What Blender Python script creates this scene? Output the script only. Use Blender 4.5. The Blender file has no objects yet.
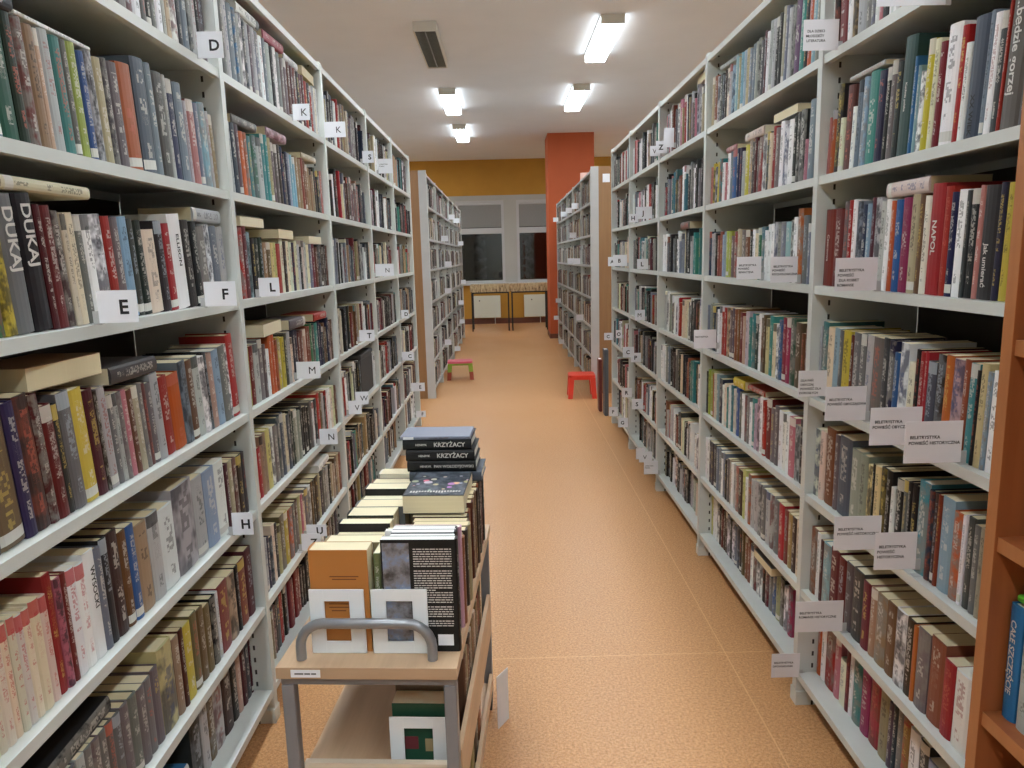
import bpy, math, random
from mathutils import Matrix, Vector, noise
SC = bpy.context.scene
COL = SC.collection
random.seed(11)
R = math.radians

# ------------------------------------------------------------------ camera, world, exposure
F_PX, PITCH, YAW, ROLL, CAM_H = 740.5, R(9.758), R(0.362), R(-1.486), 1.40
cy, sy, cp, sp, cr, sr = math.cos(YAW), math.sin(YAW), math.cos(PITCH), math.sin(PITCH), math.cos(ROLL), math.sin(ROLL)
vR0, vF, vU0 = Vector((cy, -sy, 0)), Vector((cp*sy, cp*cy, -sp)), Vector((sp*sy, sp*cy, cp))
vR = cr*vR0 + sr*vU0
vU = -sr*vR0 + cr*vU0
cam_data = bpy.data.cameras.new('camera')
cam_data.sensor_fit = 'HORIZONTAL'
cam_data.sensor_width = 36.0
cam_data.lens = F_PX*36.0/1024.0
cam_data.clip_start = 0.05
cam = bpy.data.objects.new('camera', cam_data)
COL.objects.link(cam)
M = Matrix((vR, vU, -vF)).transposed().to_4x4()
M.translation = Vector((0, 0, CAM_H))
cam.matrix_world = M
SC.camera = cam

world = bpy.data.worlds.new('night')
SC.world = world
world.use_nodes = True
world.node_tree.nodes['Background'].inputs[0].default_value = (0.010, 0.013, 0.020, 1)
world.node_tree.nodes['Background'].inputs[1].default_value = 1.0

SC.view_settings.view_transform = 'Standard'
SC.view_settings.look = 'None'
SC.view_settings.gamma = 1.0
SC.view_settings.use_curve_mapping = False
SC.view_settings.exposure = 0.50
LAMP_POWER = 25.0          # emission of the lit diffusers

def pix(p):                                   # where a world point falls in the frame
    d = Vector(p) - Vector((0, 0, CAM_H)); z = d.dot(vF)
    return 512 + F_PX*d.dot(vR)/z, 384 - F_PX*d.dot(vU)/z

# ------------------------------------------------------------------ colour helpers
def lin(c):
    return tuple((x/12.92 if x <= .04045 else ((x+.055)/1.055)**2.4) for x in c)
def rgb(r, g, b):
    return lin((r/255, g/255, b/255)) + (1.0,)

def mat(name, color, rough=.5, metal=0.0, emis=0.0, spec=.5):
    m = bpy.data.materials.new(name); m.use_nodes = True
    b = m.node_tree.nodes['Principled BSDF']
    b.inputs['Base Color'].default_value = color
    b.inputs['Roughness'].default_value = rough
    b.inputs['Metallic'].default_value = metal
    b.inputs['Specular IOR Level'].default_value = spec
    if emis:
        b.inputs['Emission Color'].default_value = (0.91, 1.0, 1.05, 1); b.inputs['Emission Strength'].default_value = emis
    return m

class NT:
    """small helper to write node trees"""
    def __init__(s, m): s.t = m.node_tree; s.n = s.t.nodes; s.b = s.n['Principled BSDF']
    def new(s, typ, **kw):
        n = s.n.new(typ)
        for k, v in kw.items(): setattr(n, k, v)
        return n
    def put(s, inp, v):
        if hasattr(v, 'is_linked') or isinstance(v, bpy.types.NodeSocket): s.t.links.new(v, inp)
        else: inp.default_value = v
    def math(s, op, a, b=0.0, c=None):
        n = s.new('ShaderNodeMath', operation=op); s.put(n.inputs[0], a); s.put(n.inputs[1], b)
        if c is not None: s.put(n.inputs[2], c)
        return n.outputs[0]
    def mix(s, f, a, b, mode='MIX'):
        n = s.new('ShaderNodeMix', data_type='RGBA', blend_type=mode)
        s.put(n.inputs[0], f); s.put(n.inputs[6], a); s.put(n.inputs[7], b)
        return n.outputs[2]
    def comb(s, x, y, z):
        n = s.new('ShaderNodeCombineXYZ')
        for i, v in enumerate((x, y, z)): s.put(n.inputs[i], v)
        return n.outputs[0]
    def noise(s, vec, scale, detail=2.0, rough=.5):
        n = s.new('ShaderNodeTexNoise'); s.put(n.inputs['Vector'], vec); n.inputs['Scale'].default_value = scale
        n.inputs['Detail'].default_value = detail; n.inputs['Roughness'].default_value = rough
        return n.outputs['Fac']
    def ramp(s, f, stops):
        n = s.new('ShaderNodeValToRGB'); s.put(n.inputs[0], f); e = n.color_ramp.elements
        while len(e) < len(stops): e.new(0.5)
        for i, (p, c) in enumerate(stops): e[i].position = p; e[i].color = c
        return n.outputs[0]
    def coord(s): return s.new('ShaderNodeTexCoord').outputs['Object']
    def sep(s, v):
        n = s.new('ShaderNodeSeparateXYZ'); s.put(n.inputs[0], v); return n.outputs
    def bump(s, h, strength=.2, dist=.002):
        n = s.new('ShaderNodeBump'); n.inputs['Strength'].default_value = strength; n.inputs['Distance'].default_value = dist
        s.put(n.inputs['Height'], h); s.put(s.b.inputs['Normal'], n.outputs[0])

# ------------------------------------------------------------------ materials
M_ = {}
def painted(name, c, rough=.45, var=.06, scale=30):
    m = mat(name, c, rough); t = NT(m)
    f = t.noise(t.coord(), scale, 3)
    d = tuple(x*(1-var) for x in c[:3]) + (1,); l = tuple(min(1, x*(1+var)) for x in c[:3]) + (1,)
    t.put(t.b.inputs['Base Color'], t.ramp(f, [(.3, d), (.7, l)]))
    return m
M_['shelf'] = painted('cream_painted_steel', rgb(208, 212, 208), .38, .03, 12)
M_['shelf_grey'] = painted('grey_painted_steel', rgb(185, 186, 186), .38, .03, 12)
M_['ceiling'] = painted('ceiling_paint', rgb(233, 237, 242), .9, .015, 3)
M_['ochre'] = painted('ochre_wall_paint', rgb(190, 140, 55), .85, .04, 4)
M_['orange_wall'] = painted('orange_wall_paint', rgb(192, 94, 54), .8, .03, 4)
M_['white_wall'] = painted('white_wall_paint', rgb(180, 180, 174), .8, .02, 4)
M_['pvc'] = painted('white_window_plastic', rgb(192, 193, 194), .4, .01, 4)
M_['blind'] = painted('grey_blind_fabric', rgb(140, 140, 138), .85, .04, 60)
M_['radiator'] = painted('white_enamel', rgb(218, 220, 205), .35, .01, 4)
M_['base'] = painted('brown_skirting', rgb(105, 62, 45), .5, .05, 10)
M_['black'] = mat('black_steel', rgb(28, 26, 25), .4)
M_['rubber'] = mat('black_rubber', rgb(20, 20, 20), .7)
M_['white_card'] = painted('white_card', rgb(236, 238, 244), .6, .015, 20)
M_['grey_card'] = painted('pale_grey_card', rgb(236, 234, 238), .6, .02, 20)
M_['ink'] = mat('black_print', rgb(25, 25, 30), .6)
M_['soft_ink'] = mat('grey_print', rgb(90, 88, 92), .6)
M_['white_ink'] = mat('white_print', rgb(215, 212, 205), .6)
M_['cart_steel'] = painted('grey_powder_coat', rgb(128, 128, 132), .35, .03, 30)
M_['handle'] = mat('silver_grey_tube', rgb(140, 142, 146), .28, .35)
M_['plate'] = painted('white_enamelled_plate', rgb(236, 241, 244), .35, .01, 10)
M_['red_plastic'] = painted('red_plastic', rgb(222, 62, 44), .35, .02, 10)
M_['pink_plastic'] = painted('pink_plastic', rgb(214, 96, 118), .4, .05, 20)
M_['green_plastic'] = painted('green_plastic', rgb(132, 160, 48), .4, .05, 20)
M_['maroon_plastic'] = painted('brown_red_plastic', rgb(150, 62, 42), .4, .05, 20)
M_['lamp_body'] = painted('white_lamp_housing', rgb(214, 210, 200), .4, .01, 10)
M_['louvre'] = painted('unlit_grey_louvre', rgb(120, 120, 112), .4, .08, 80)
M_['lamp_on'] = mat('lit_diffuser', rgb(255, 255, 250), .5, emis=LAMP_POWER)
M_['lamp_side'] = mat('glowing_lamp_side', rgb(230, 230, 225), .5, emis=LAMP_POWER*.14)
M_['rack_shade'] = painted('dark_brown_back_sheet', rgb(62, 57, 50), .6, .05, 6)  # dark colour stands for the shade inside the open racks

def wood(name, c1, c2, rough=.45, axis=1):
    m = mat(name, c1, rough); t = NT(m)
    s = t.sep(t.coord())
    o = [s[0], s[1], s[2]]; o = [t.math('MULTIPLY', v, 2.0 if i == axis else 28.0) for i, v in enumerate(o)]
    f = t.noise(t.comb(*o), 1.0, 4, .6)
    t.put(t.b.inputs['Base Color'], t.ramp(f, [(.3, c1), (.7, c2)]))
    return m
M_['beech'] = wood('beech_laminate', rgb(196, 163, 130), rgb(214, 182, 148), .4, 1)
M_['beech_edge'] = wood('beech_edging', rgb(176, 148, 118), rgb(190, 160, 130), .45, 0)
M_['end_panel'] = wood('oak_laminate', rgb(146, 108, 72), rgb(158, 120, 82), .5, 2)
M_['cabinet'] = wood('cherry_laminate', rgb(146, 82, 44), rgb(164, 96, 54), .4, 2)
M_['cabinet_edge'] = wood('cherry_edging', rgb(172, 110, 66), rgb(184, 122, 76), .4, 2)

def floor_mat():
    m = mat('speckled_linoleum', rgb(200, 140, 90), .34); t = NT(m); c = t.coord()
    f = t.noise(c, 120, 4, .75); g = t.noise(c, 420, 2, .5); h = t.noise(c, 1.2, 2)
    a = t.ramp(f, [(.30, rgb(158, 103, 59)), (.5, rgb(198, 143, 92)), (.70, rgb(224, 174, 122))])
    b = t.mix(t.ramp(g, [(.56, (0, 0, 0, 1)), (.62, (1, 1, 1, 1))]), a, rgb(220, 186, 150))
    b = t.mix(.35, b, a)
    s = t.sep(c)
    # welded sheet seams: along the aisle every 2 m, across it every 8 m
    def line(v, off, per, w):
        q = t.math('ABSOLUTE', t.math('SUBTRACT', t.math('FRACT', t.math('DIVIDE', t.math('ADD', v, off), per)), .5))
        return t.math('LESS_THAN', q, w/per)
    sm = t.math('MAXIMUM', line(s[0], .256, 2.0, .0022), line(s[1], 1.585, 8.0, .0022))
    b = t.mix(t.math('MULTIPLY', sm, .5), b, rgb(236, 190, 140))
    t.put(t.b.inputs['Base Color'], b)
    t.put(t.b.inputs['Roughness'], t.math('ADD', t.math('MULTIPLY', h, .15), .30))
    t.b.inputs['Specular IOR Level'].default_value = .35
    return m
M_['floor'] = floor_mat()

def zebra_mat():
    m = mat('streaky_veneer', rgb(180, 160, 120), .5); t = NT(m); s = t.sep(t.coord())
    f = t.noise(t.comb(t.math('MULTIPLY', s[0], 34.0), t.math('MULTIPLY', s[1], 5.0), t.math('MULTIPLY', s[2], 9.0)), 1.0, 4, .7)
    t.put(t.b.inputs['Base Color'], t.ramp(f, [(.36, rgb(84, 62, 42)), (.46, rgb(180, 156, 116)), (.62, rgb(206, 186, 146))]))
    return m
M_['zebra'] = zebra_mat()

def perforated():
    """upright paint with the row of hook slots along its front and back edge"""
    m = painted('slotted_steel', rgb(208, 212, 208), .38, .03, 12); t = NT(m); s = t.sep(t.coord())
    old = t.b.inputs['Base Color'].links[0].from_socket
    ax = t.math('ABSOLUTE', s[0])
    inx = t.math('LESS_THAN', t.math('ABSOLUTE', t.math('SUBTRACT', ax, .045)), .0032)
    inz = t.math('LESS_THAN', t.math('FRACT', t.math('DIVIDE', s[2], .04)), .38)
    t.put(t.b.inputs['Base Color'], t.mix(t.math('MULTIPLY', inx, inz), old, rgb(45, 42, 38)))
    return m
M_['upright'] = perforated()

def glass_mat():
    m = mat('window_glass', (.8, .85, .85, 1), .02); t = NT(m)
    t.b.inputs['Transmission Weight'].default_value = 1.0; t.b.inputs['IOR'].default_value = 1.5
    return m
M_['glass'] = glass_mat()
M_['night'] = painted('dark_brick_outside', rgb(46, 44, 46), .9, .3, 1.5)

def cover_mat():
    """book cover: colour, ink and pattern numbers come from the mesh, lettering only on the spine"""
    m = mat('printed_book_cover', (.5, .5, .5, 1), .45, spec=.3); t = NT(m)
    col = t.new('ShaderNodeAttribute', attribute_name='Col').outputs['Color']
    ink = t.new('ShaderNodeAttribute', attribute_name='Ink').outputs['Color']
    par = t.sep(t.new('ShaderNodeAttribute', attribute_name='Par').outputs['Vector'])
    seed, style, asp = par[0], par[1], par[2]
    uvn = t.new('ShaderNodeUVMap', uv_map='UVMap'); uv = t.sep(uvn.outputs[0])
    u, v = uv[0], uv[1]
    va = t.math('MULTIPLY', v, asp)
    onsp = t.math('GREATER_THAN', u, -.5)
    def band(x, a, b): return t.math('MULTIPLY', t.math('GREATER_THAN', x, a), t.math('LESS_THAN', x, b))
    wn = t.new('ShaderNodeTexWhiteNoise', noise_dimensions='3D')
    t.put(wn.inputs['Vector'], t.comb(t.math('FLOOR', t.math('MULTIPLY', va, 9.0)), t.math('FLOOR', t.math('MULTIPLY', u, 8.0)), seed))
    glyph = t.math('GREATER_THAN', wn.outputs['Value'], .46)
    wn2 = t.new('ShaderNodeTexWhiteNoise', noise_dimensions='2D')
    t.put(wn2.inputs['Vector'], t.comb(t.math('FLOOR', t.math('MULTIPLY', va, 1.9)), seed, 0.0))
    word = t.math('GREATER_THAN', wn2.outputs['Value'], .22)
    lo = t.math('ADD', .30, t.math('MULTIPLY', t.math('FRACT', t.math('MULTIPLY', seed, 3.7)), .18))
    title = t.math('MULTIPLY', t.math('MULTIPLY', t.math('GREATER_THAN', v, lo), t.math('LESS_THAN', v, .9)), band(u, .27, .74))
    auth = t.math('MULTIPLY', band(v, .13, .27), band(u, .36, .66))
    txt = t.math('MULTIPLY', t.math('MULTIPLY', t.math('MAXIMUM', title, auth), glyph), t.math('MULTIPLY', word, t.math('MULTIPLY', onsp, t.math('GREATER_THAN', asp, .01))))
    # printed picture tones
    nz = t.noise(t.comb(t.math('MULTIPLY', u, .8), t.math('MULTIPLY', va, .55), seed), 1.6, 3, .6)
    dark = t.mix(1.0, col, (.32, .32, .34, 1), 'MULTIPLY')
    pic = t.mix(t.ramp(nz, [(.42, (0, 0, 0, 1)), (.56, (1, 1, 1, 1))]), col, t.mix(.25, dark, ink))
    base = t.mix(t.math('MULTIPLY', t.math('GREATER_THAN', style, .78), onsp), col, pic)
    bnd = t.math('MULTIPLY', t.math('GREATER_THAN', v, .86), t.math('MULTIPLY', band(style, .30, .42), onsp))
    base = t.mix(t.math('MULTIPLY', bnd, .8), base, ink)
    base = t.mix(t.math('MULTIPLY', txt, .55), base, ink)
    # white call-number label low on some spines
    lab = t.math('MULTIPLY', t.math('MULTIPLY', band(v, .035, .12), band(style, .12, .24)), onsp)
    base = t.mix(lab, base, rgb(214, 212, 204))
    wear = t.noise(t.coord(), 60, 2)
    base = t.mix(t.math('MULTIPLY', wear, .04), base, rgb(150, 146, 138))
    t.put(t.b.inputs['Base Color'], base)
    return m
M_['cover'] = cover_mat()
def paper_mat():
    m = mat('book_page_edges', rgb(216, 204, 172), .8); t = NT(m)
    tone = t.new('ShaderNodeAttribute', attribute_name='Tone').outputs['Fac']
    s = t.sep(t.coord()); f = t.noise(t.comb(t.math('MULTIPLY', s[0], 8.0), t.math('MULTIPLY', s[1], 900.0), 0.0), 1.0, 2)
    c = t.ramp(tone, [(0.0, rgb(186, 164, 124)), (.5, rgb(230, 216, 178)), (.75, rgb(244, 234, 204)), (1.0, rgb(242, 242, 240))])
    c = t.mix(t.math('MULTIPLY', f, .22), c, rgb(120, 104, 78))
    t.put(t.b.inputs['Base Color'], c)
    return m
M_['paper'] = paper_mat()

# ------------------------------------------------------------------ mesh helpers
class MB:
    """collects simple shapes into one mesh"""
    def __init__(s): s.v = []; s.f = []; s.sm = []
    def add(s, vs, fs, smooth=False):
        o = len(s.v); s.v += [tuple(p) for p in vs]; s.f += [tuple(i+o for i in f) for f in fs]; s.sm += [smooth]*len(fs); return s
    def box(s, x0, x1, y0, y1, z0, z1, mtx=None):
        vs = [(x, y, z) for z in (z0, z1) for y in (y0, y1) for x in (x0, x1)]
        if mtx: vs = [mtx @ Vector(p) for p in vs]
        return s.add(vs, [(0, 2, 3, 1), (4, 5, 7, 6), (0, 1, 5, 4), (2, 6, 7, 3), (0, 4, 6, 2), (1, 3, 7, 5)])
    def bev(s, x0, x1, y0, y1, z0, z1, b=.003):
        """box with chamfered edges"""
        vs = []
        for sx in (0, 1):
            for sy in (0, 1):
                for sz in (0, 1):
                    X, Y, Z = (x0, x1)[sx], (y0, y1)[sy], (z0, z1)[sz]
                    ix, iy, iz = X+(b, -b)[sx], Y+(b, -b)[sy], Z+(b, -b)[sz]
                    vs += [(X, iy, iz), (ix, Y, iz), (ix, iy, Z)]
        def k(a, b_, c, w): return (a*4+b_*2+c)*3+w
        fs = []
        for a in (0, 1): fs.append((k(a,0,0,0), k(a,1,0,0), k(a,1,1,0), k(a,0,1,0)))
        for a in (0, 1): fs.append((k(0,a,0,1), k(1,a,0,1), k(1,a,1,1), k(0,a,1,1)))
        for a in (0, 1): fs.append((k(0,0,a,2), k(1,0,a,2), k(1,1,a,2), k(0,1,a,2)))
        for a in (0, 1):
            for c in (0, 1):
                fs.append((k(a,c,0,0), k(a,c,1,0), k(a,c,1,1), k(a,c,0,1)))
                fs.append((k(a,0,c,0), k(a,1,c,0), k(a,1,c,2), k(a,0,c,2)))
                fs.append((k(0,a,c,1), k(1,a,c,1), k(1,a,c,2), k(0,a,c,2)))
        for a in (0, 1):
            for c in (0, 1):
                for d in (0, 1): fs.append((k(a,c,d,0), k(a,c,d,1), k(a,c,d,2)))
        return s.add(vs, fs)
    def tube(s, pts, r, n=12, cap=True):
        pts = [Vector(p) for p in pts]; rings = []; up = None
        for i, p in enumerate(pts):
            d = (pts[min(i+1, len(pts)-1)] - pts[max(i-1, 0)]).normalized()
            if up is None:
                up = Vector((0, 0, 1)) if abs(d.z) < .9 else Vector((1, 0, 0))
            a = d.cross(up).normalized(); b_ = a.cross(d).normalized(); up = b_
            rings.append([p + r*(math.cos(2*math.pi*k/n)*a + math.sin(2*math.pi*k/n)*b_) for k in range(n)])
        vs = [q for g in rings for q in g]
        fs = [(i*n+k, i*n+(k+1) % n, (i+1)*n+(k+1) % n, (i+1)*n+k) for i in range(len(pts)-1) for k in range(n)]
        s.add(vs, fs, True)
        if cap:
            s.add(rings[0], [tuple(range(n))]); s.add(rings[-1], [tuple(range(n))])
        return s
    def cyl(s, c, r, h, axis='z', n=20):
        c = Vector(c); d = {'x': Vector((1, 0, 0)), 'y': Vector((0, 1, 0)), 'z': Vector((0, 0, 1))}[axis]
        return s.tube([c - d*h/2, c + d*h/2], r, n)
    def prism(s, poly, z0, z1, mtx=None):
        n = len(poly); vs = [(x, y, z0) for x, y in poly] + [(x, y, z1) for x, y in poly]
        if mtx: vs = [mtx @ Vector(p) for p in vs]
        return s.add(vs, [tuple(range(n))[::-1], tuple(range(n, 2*n))] + [(i, (i+1) % n, n+(i+1) % n, n+i) for i in range(n)])
    def mesh(s, name):
        me = bpy.data.meshes.new(name); me.from_pydata(s.v, [], s.f)
        if any(s.sm): me.polygons.foreach_set('use_smooth', s.sm)
        import bmesh
        bm = bmesh.new(); bm.from_mesh(me); bmesh.ops.recalc_face_normals(bm, faces=bm.faces); bm.to_mesh(me); bm.free()
        return me
    def build(s, name, m, parent=None, loc=None, rotz=0, kind=None):
        me = s.mesh(name); me.materials.append(m)
        return link(name, me, parent, loc, rotz, kind)
def link(name, me, parent=None, loc=None, rotz=0, kind=None):
    o = bpy.data.objects.new(name, me); COL.objects.link(o)
    if parent: o.parent = parent
    if loc: o.location = loc
    if rotz: o.rotation_euler = (0, 0, rotz)
    if kind: o['kind'] = kind
    return o
def tag(o, label, cat, group=None):
    o['label'] = label; o['category'] = cat
    if group: o['group'] = group
    return o
def thing(name, label, cat, loc=(0, 0, 0), rotz=0, group=None):
    o = bpy.data.objects.new(name, None); COL.objects.link(o); o.empty_display_size = .1
    o.location = loc; o.rotation_euler = (0, 0, rotz)
    return tag(o, label, cat, group)

TEXT = {}
def text_mesh(s, size=1.0, bold=0.0, extrude=0.0, key=None):
    k = (s, round(size, 5), bold, extrude)
    if k in TEXT: return TEXT[k]
    cu = bpy.data.curves.new('text', 'FONT'); cu.body = s; cu.size = size; cu.offset = bold; cu.extrude = extrude
    cu.align_x = 'CENTER'; cu.align_y = 'CENTER'; cu.resolution_u = 3
    o = bpy.data.objects.new('text', cu)
    COL.objects.link(o)
    bpy.context.view_layer.update()
    me = bpy.data.meshes.new_from_object(o.evaluated_get(bpy.context.evaluated_depsgraph_get()))
    bpy.data.objects.remove(o); bpy.data.curves.remove(cu)
    TEXT[k] = me
    return me
def text_obj(name, s, size, m, parent, mtx, bold=0.0):
    me = text_mesh(s, size, bold).copy(); me.materials.clear(); me.materials.append(m); me.name = name
    o = link(name, me, parent); o.matrix_local = mtx
    return o
# ------------------------------------------------------------------ the room
X0, X1, Y0, Y1, ZC = -3.6, 3.9, -3.0, 15.8, 3.38
def slab(name, x0, x1, y0, y1, z0, z1, m):
    return MB().box(x0, x1, y0, y1, z0, z1).build(name, M_[m], kind='structure')
slab('floor', X0, X1, Y0, Y1, -.1, 0, 'floor')
slab('ceiling', X0, X1, Y0, Y1, ZC, ZC+.1, 'ceiling')
slab('wall_left', X0-.15, X0, Y0, Y1, 0, ZC, 'white_wall')
slab('wall_right', X1, X1+.15, Y0, Y1, 0, ZC, 'white_wall')
slab('wall_front', X0, X1, Y0-.15, Y0, 0, ZC, 'white_wall')
WX = [(-2.35, -1.28), (-.98, .02), (.28, 1.24)]           # window openings
WZ0, WZ1 = .86, 2.56
# far wall built round the openings: one mesh
wb = MB(); xs = [X0] + [v for w in WX for v in w] + [X1]
wb.box(X0, X1, Y1, Y1+.3, 0, WZ0); wb.box(X0, X1, Y1, Y1+.3, WZ1, ZC)
for i in range(0, len(xs), 2): wb.box(xs[i], xs[i+1], Y1, Y1+.3, WZ0, WZ1)
wb.build('wall_back', M_['ochre'], kind='structure')
tb = MB(); xs2 = [-2.6] + [v for w in WX for v in w] + [1.5]
for i in range(0, len(xs2), 2): tb.box(xs2[i], xs2[i+1], Y1-.012, Y1, WZ0, WZ1)
tb.box(-2.6, 1.5, Y1-.012, Y1, WZ1, WZ1+.1)
tb.build('trim_1', M_['white_wall'], kind='structure')
MB().bev(-2.6, 1.5, Y1-.14, Y1+.02, WZ0-.035, WZ0, .006).build('trim_2', M_['pvc'], kind='structure')
bb = MB(); bb.box(X0, X1, Y1-.015, Y1, 0, .115)
bb.build('baseboard_back', M_['base'], kind='structure')
for n_, (a, b, c, d) in {'left': (X0, X0+.015, Y0, Y1-.02), 'right': (X1-.015, X1, Y0, Y1-.02)}.items():
    MB().box(a, b, c, d, 0, .115).build('baseboard_'+n_, M_['base'], kind='structure')
for i, (a, b) in enumerate(WX):
    w = MB(); f = .055; y0, y1 = Y1+.01, Y1+.07
    w.box(a, a+f, y0, y1, WZ0, WZ1); w.box(b-f, b, y0, y1, WZ0, WZ1)
    w.box(a+f, b-f, y0, y1, WZ0, WZ0+f); w.box(a+f, b-f, y0, y1, WZ1-f, WZ1)
    w.box(a+f, b-f, y0-.02, y1, 1.885, 2.0)
    wn = w.build('window_%d' % (i+1), M_['pvc'], kind='structure')
    g = MB(); g.box(a+f, b-f, Y1+.035, Y1+.041, WZ0+f, 1.885); g.box(a+f, b-f, Y1+.035, Y1+.041, 2.0, WZ1-f)
    g.box(a+f, b-f, Y1+.052, Y1+.056, WZ0+f, 1.885); g.build('pane', M_['glass'], wn)
    MB().box(a+f, b-f, Y1+.012, Y1+.018, 2.015, WZ1-.09).build('roller_blind', M_['blind'], wn)
    MB().cyl(((a+b)/2, Y1+.02, WZ1-.075), .018, b-a-2*f, 'x').build('blind_roll', M_['pvc'], wn)
MB().box(-4, 4, Y1+4, Y1+4.1, -1, 6).build('wall_outside', M_['night'], kind='structure')
p = MB(); p.box(.765, 1.53, 12.65, 13.4, 0, ZC)
p.build('wall_pillar', M_['orange_wall'], kind='structure')
MB().box(.757, 1.538, 12.642, 13.408, 0, .08).build('baseboard_pillar', M_['base'], kind='structure')

# ------------------------------------------------------------------ ceiling lamps
def lamp(x, y, on, label):
    t = thing('ceiling_lamp', label, 'lamp', (x, y, ZC-.08), 0, 'ceiling lamps')
    L, W = 1.26, .20
    b = MB(); b.box(-W/2, W/2, 0, L, .062, .078)
    b.box(-W/2, W/2, 0, .012, 0, .062); b.box(-W/2, W/2, L-.012, L, 0, .062)
    if not on:
        b.box(-W/2, -W/2+.01, .012, L-.012, 0, .062); b.box(W/2-.01, W/2, .012, L-.012, 0, .062)
    b.build('housing', M_['lamp_body'], t)
    if on:
        MB().box(-W/2+.011, W/2-.011, .013, L-.013, .002, .061).build('diffuser', M_['lamp_on'], t)
        sd = MB(); sd.box(-W/2, -W/2+.01, .0125, L-.0125, 0, .0615); sd.box(W/2-.01, W/2, .0125, L-.0125, 0, .0615)
        sd.build('side_strip', M_['lamp_side'], t)
    else:
        l = MB()
        for k in range(30): l.box(-W/2+.011, W/2-.011, .02+k*.041, .024+k*.041, .002, .028)
        l.box(-.004, .004, .013, L-.013, .0, .028)
        l.build('louvre', M_['louvre'], t)
        for sx in (-.05, .05): MB().cyl((sx, L/2, .02), .008, L-.06, 'y', 10).build('tube', M_['louvre'], t)
    return t
LX, RX = -.62, .965
lamp(LX, 6.69, False, 'unlit grey ceiling lamp with dark louvre, nearest of the left row')
lamp(LX, 9.20, True, 'lit ceiling lamp in the left row, just beyond the unlit one')
lamp(LX, 11.60, True, 'lit ceiling lamp, smallest and farthest of the left row')
lamp(RX, 6.61, True, 'largest lit ceiling lamp, nearest of the right row')
lamp(RX, 9.15, True, 'lit ceiling lamp in the right row, in front of the orange pillar')
for x, y in ((RX, 4.1), (LX, 4.15), (RX, 1.6), (LX, 1.6), (RX, -.9), (LX, -.9), (RX, -2.4), (LX, -2.4)):  # rearmost pair, behind the camera, is added for frontal fill light
    lamp(x, y, True, 'lit ceiling lamp over the aisle, out of view, rearmost pair added as fill')
for x in (-2.6, 2.75):  # added lamps out of view, to lift the ceiling and back wall
    for y in (4.1, 6.6, 9.1, 11.6, 13.9): lamp(x, y, True, 'lit ceiling lamp over a neighbouring aisle')

# ------------------------------------------------------------------ shelving racks
ZS = [1.9125, 1.597, 1.2966, .9761, .6848, .3816, .1077]
ZTOP, DEP, LIP = 2.2072, .30, .023
YL = [.93, 2.1037, 3.2772, 4.2821, 5.2312, 6.1748]
YR = [1.21, 2.1175, 3.2876, 4.2527, 5.2283, 6.0817]
YBL = [7.43, 8.39, 9.35, 10.31, 11.27, 12.23, 13.15]
YBR = [7.46, 8.40, 9.34, 10.28, 11.22, 12.16]
def face(side, y): return -(0.7538-.0019*y) if side == 'L' else .8831-.0019*y
def rack(side, ys, label, panel=False, grey=False, both=False):
    sg = -1 if side == 'L' else 1
    y0 = ys[0]; xf = face(side, (ys[0]+ys[-1])/2)
    t = thing('steel_book_rack', label, 'bookshelf', (xf, y0, 0))
    pm = M_['shelf_grey'] if grey else M_['shelf']
    def X(a, b): return (min(sg*a, sg*b), max(sg*a, sg*b))
    D = DEP*2+.02 if both else DEP
    for y in ys:
        u = MB(); x0, x1 = X(0, D); u.box(x0, x1, -.012, .012, 0, ZTOP+.012)
        x0, x1 = X(-.004, .03); u.box(x0, x1, -.014, .014, 0, ZTOP+.006)
        x0, x1 = X(-.006, .06); u.box(x0, x1, -.022, .022, 0, .045)
        u.build('upright', M_['upright'], t, (0, y-y0, 0))
    for a, b in zip(ys[:-1], ys[1:]):
        for z in ZS + [ZTOP]:
            s = MB(); x0, x1 = X(0, DEP)
            s.box(x0, x1, .013, b-a-.013, z-.0015, z)                       # sheet
            x0, x1 = X(0, .0015+.001); s.box(x0, x1, .013, b-a-.013, z-LIP, z-.0015)   # front lip
            x0, x1 = X(.0025, .016); s.box(x0, x1, .013, b-a-.013, z-LIP, z-LIP+.0015)
            x0, x1 = X(DEP-.003, DEP); s.box(x0, x1, .013, b-a-.013, z-LIP, z-.0015)
            s.build('shelf', pm, t, (0, a-y0, 0))
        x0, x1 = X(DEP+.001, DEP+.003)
        MB().box(x0, x1, .013, b-a-.013, .08, ZTOP-.03).build('shade_sheet', M_['rack_shade'], t, (0, a-y0, 0))  # sheet added behind the books, painted as the dark of an open rack
    if panel:
        x0, x1 = X(.0, .075)
        f = MB(); f.box(x0, x1, -.034, -.013, 0, ZTOP+.035); f.build('end_post', M_['shelf_grey'], t)
        x0, x1 = X(.075, .62)
        MB().box(x0, x1, -.034, -.013, 0, ZTOP+.035).build('end_panel', M_['end_panel'], t)
    return t
rack('L', YL, 'cream steel rack of books along the left side, beside the trolley')
rack('R', YR, 'cream steel rack of books along the right side, behind the wooden bookcase')
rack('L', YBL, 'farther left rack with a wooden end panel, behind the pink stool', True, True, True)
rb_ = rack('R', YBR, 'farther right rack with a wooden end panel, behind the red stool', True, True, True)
nt = MB().box(.115, .185, -.037, -.0345, 2.09, 2.17).build('notice', M_['white_card'], rb_)

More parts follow.
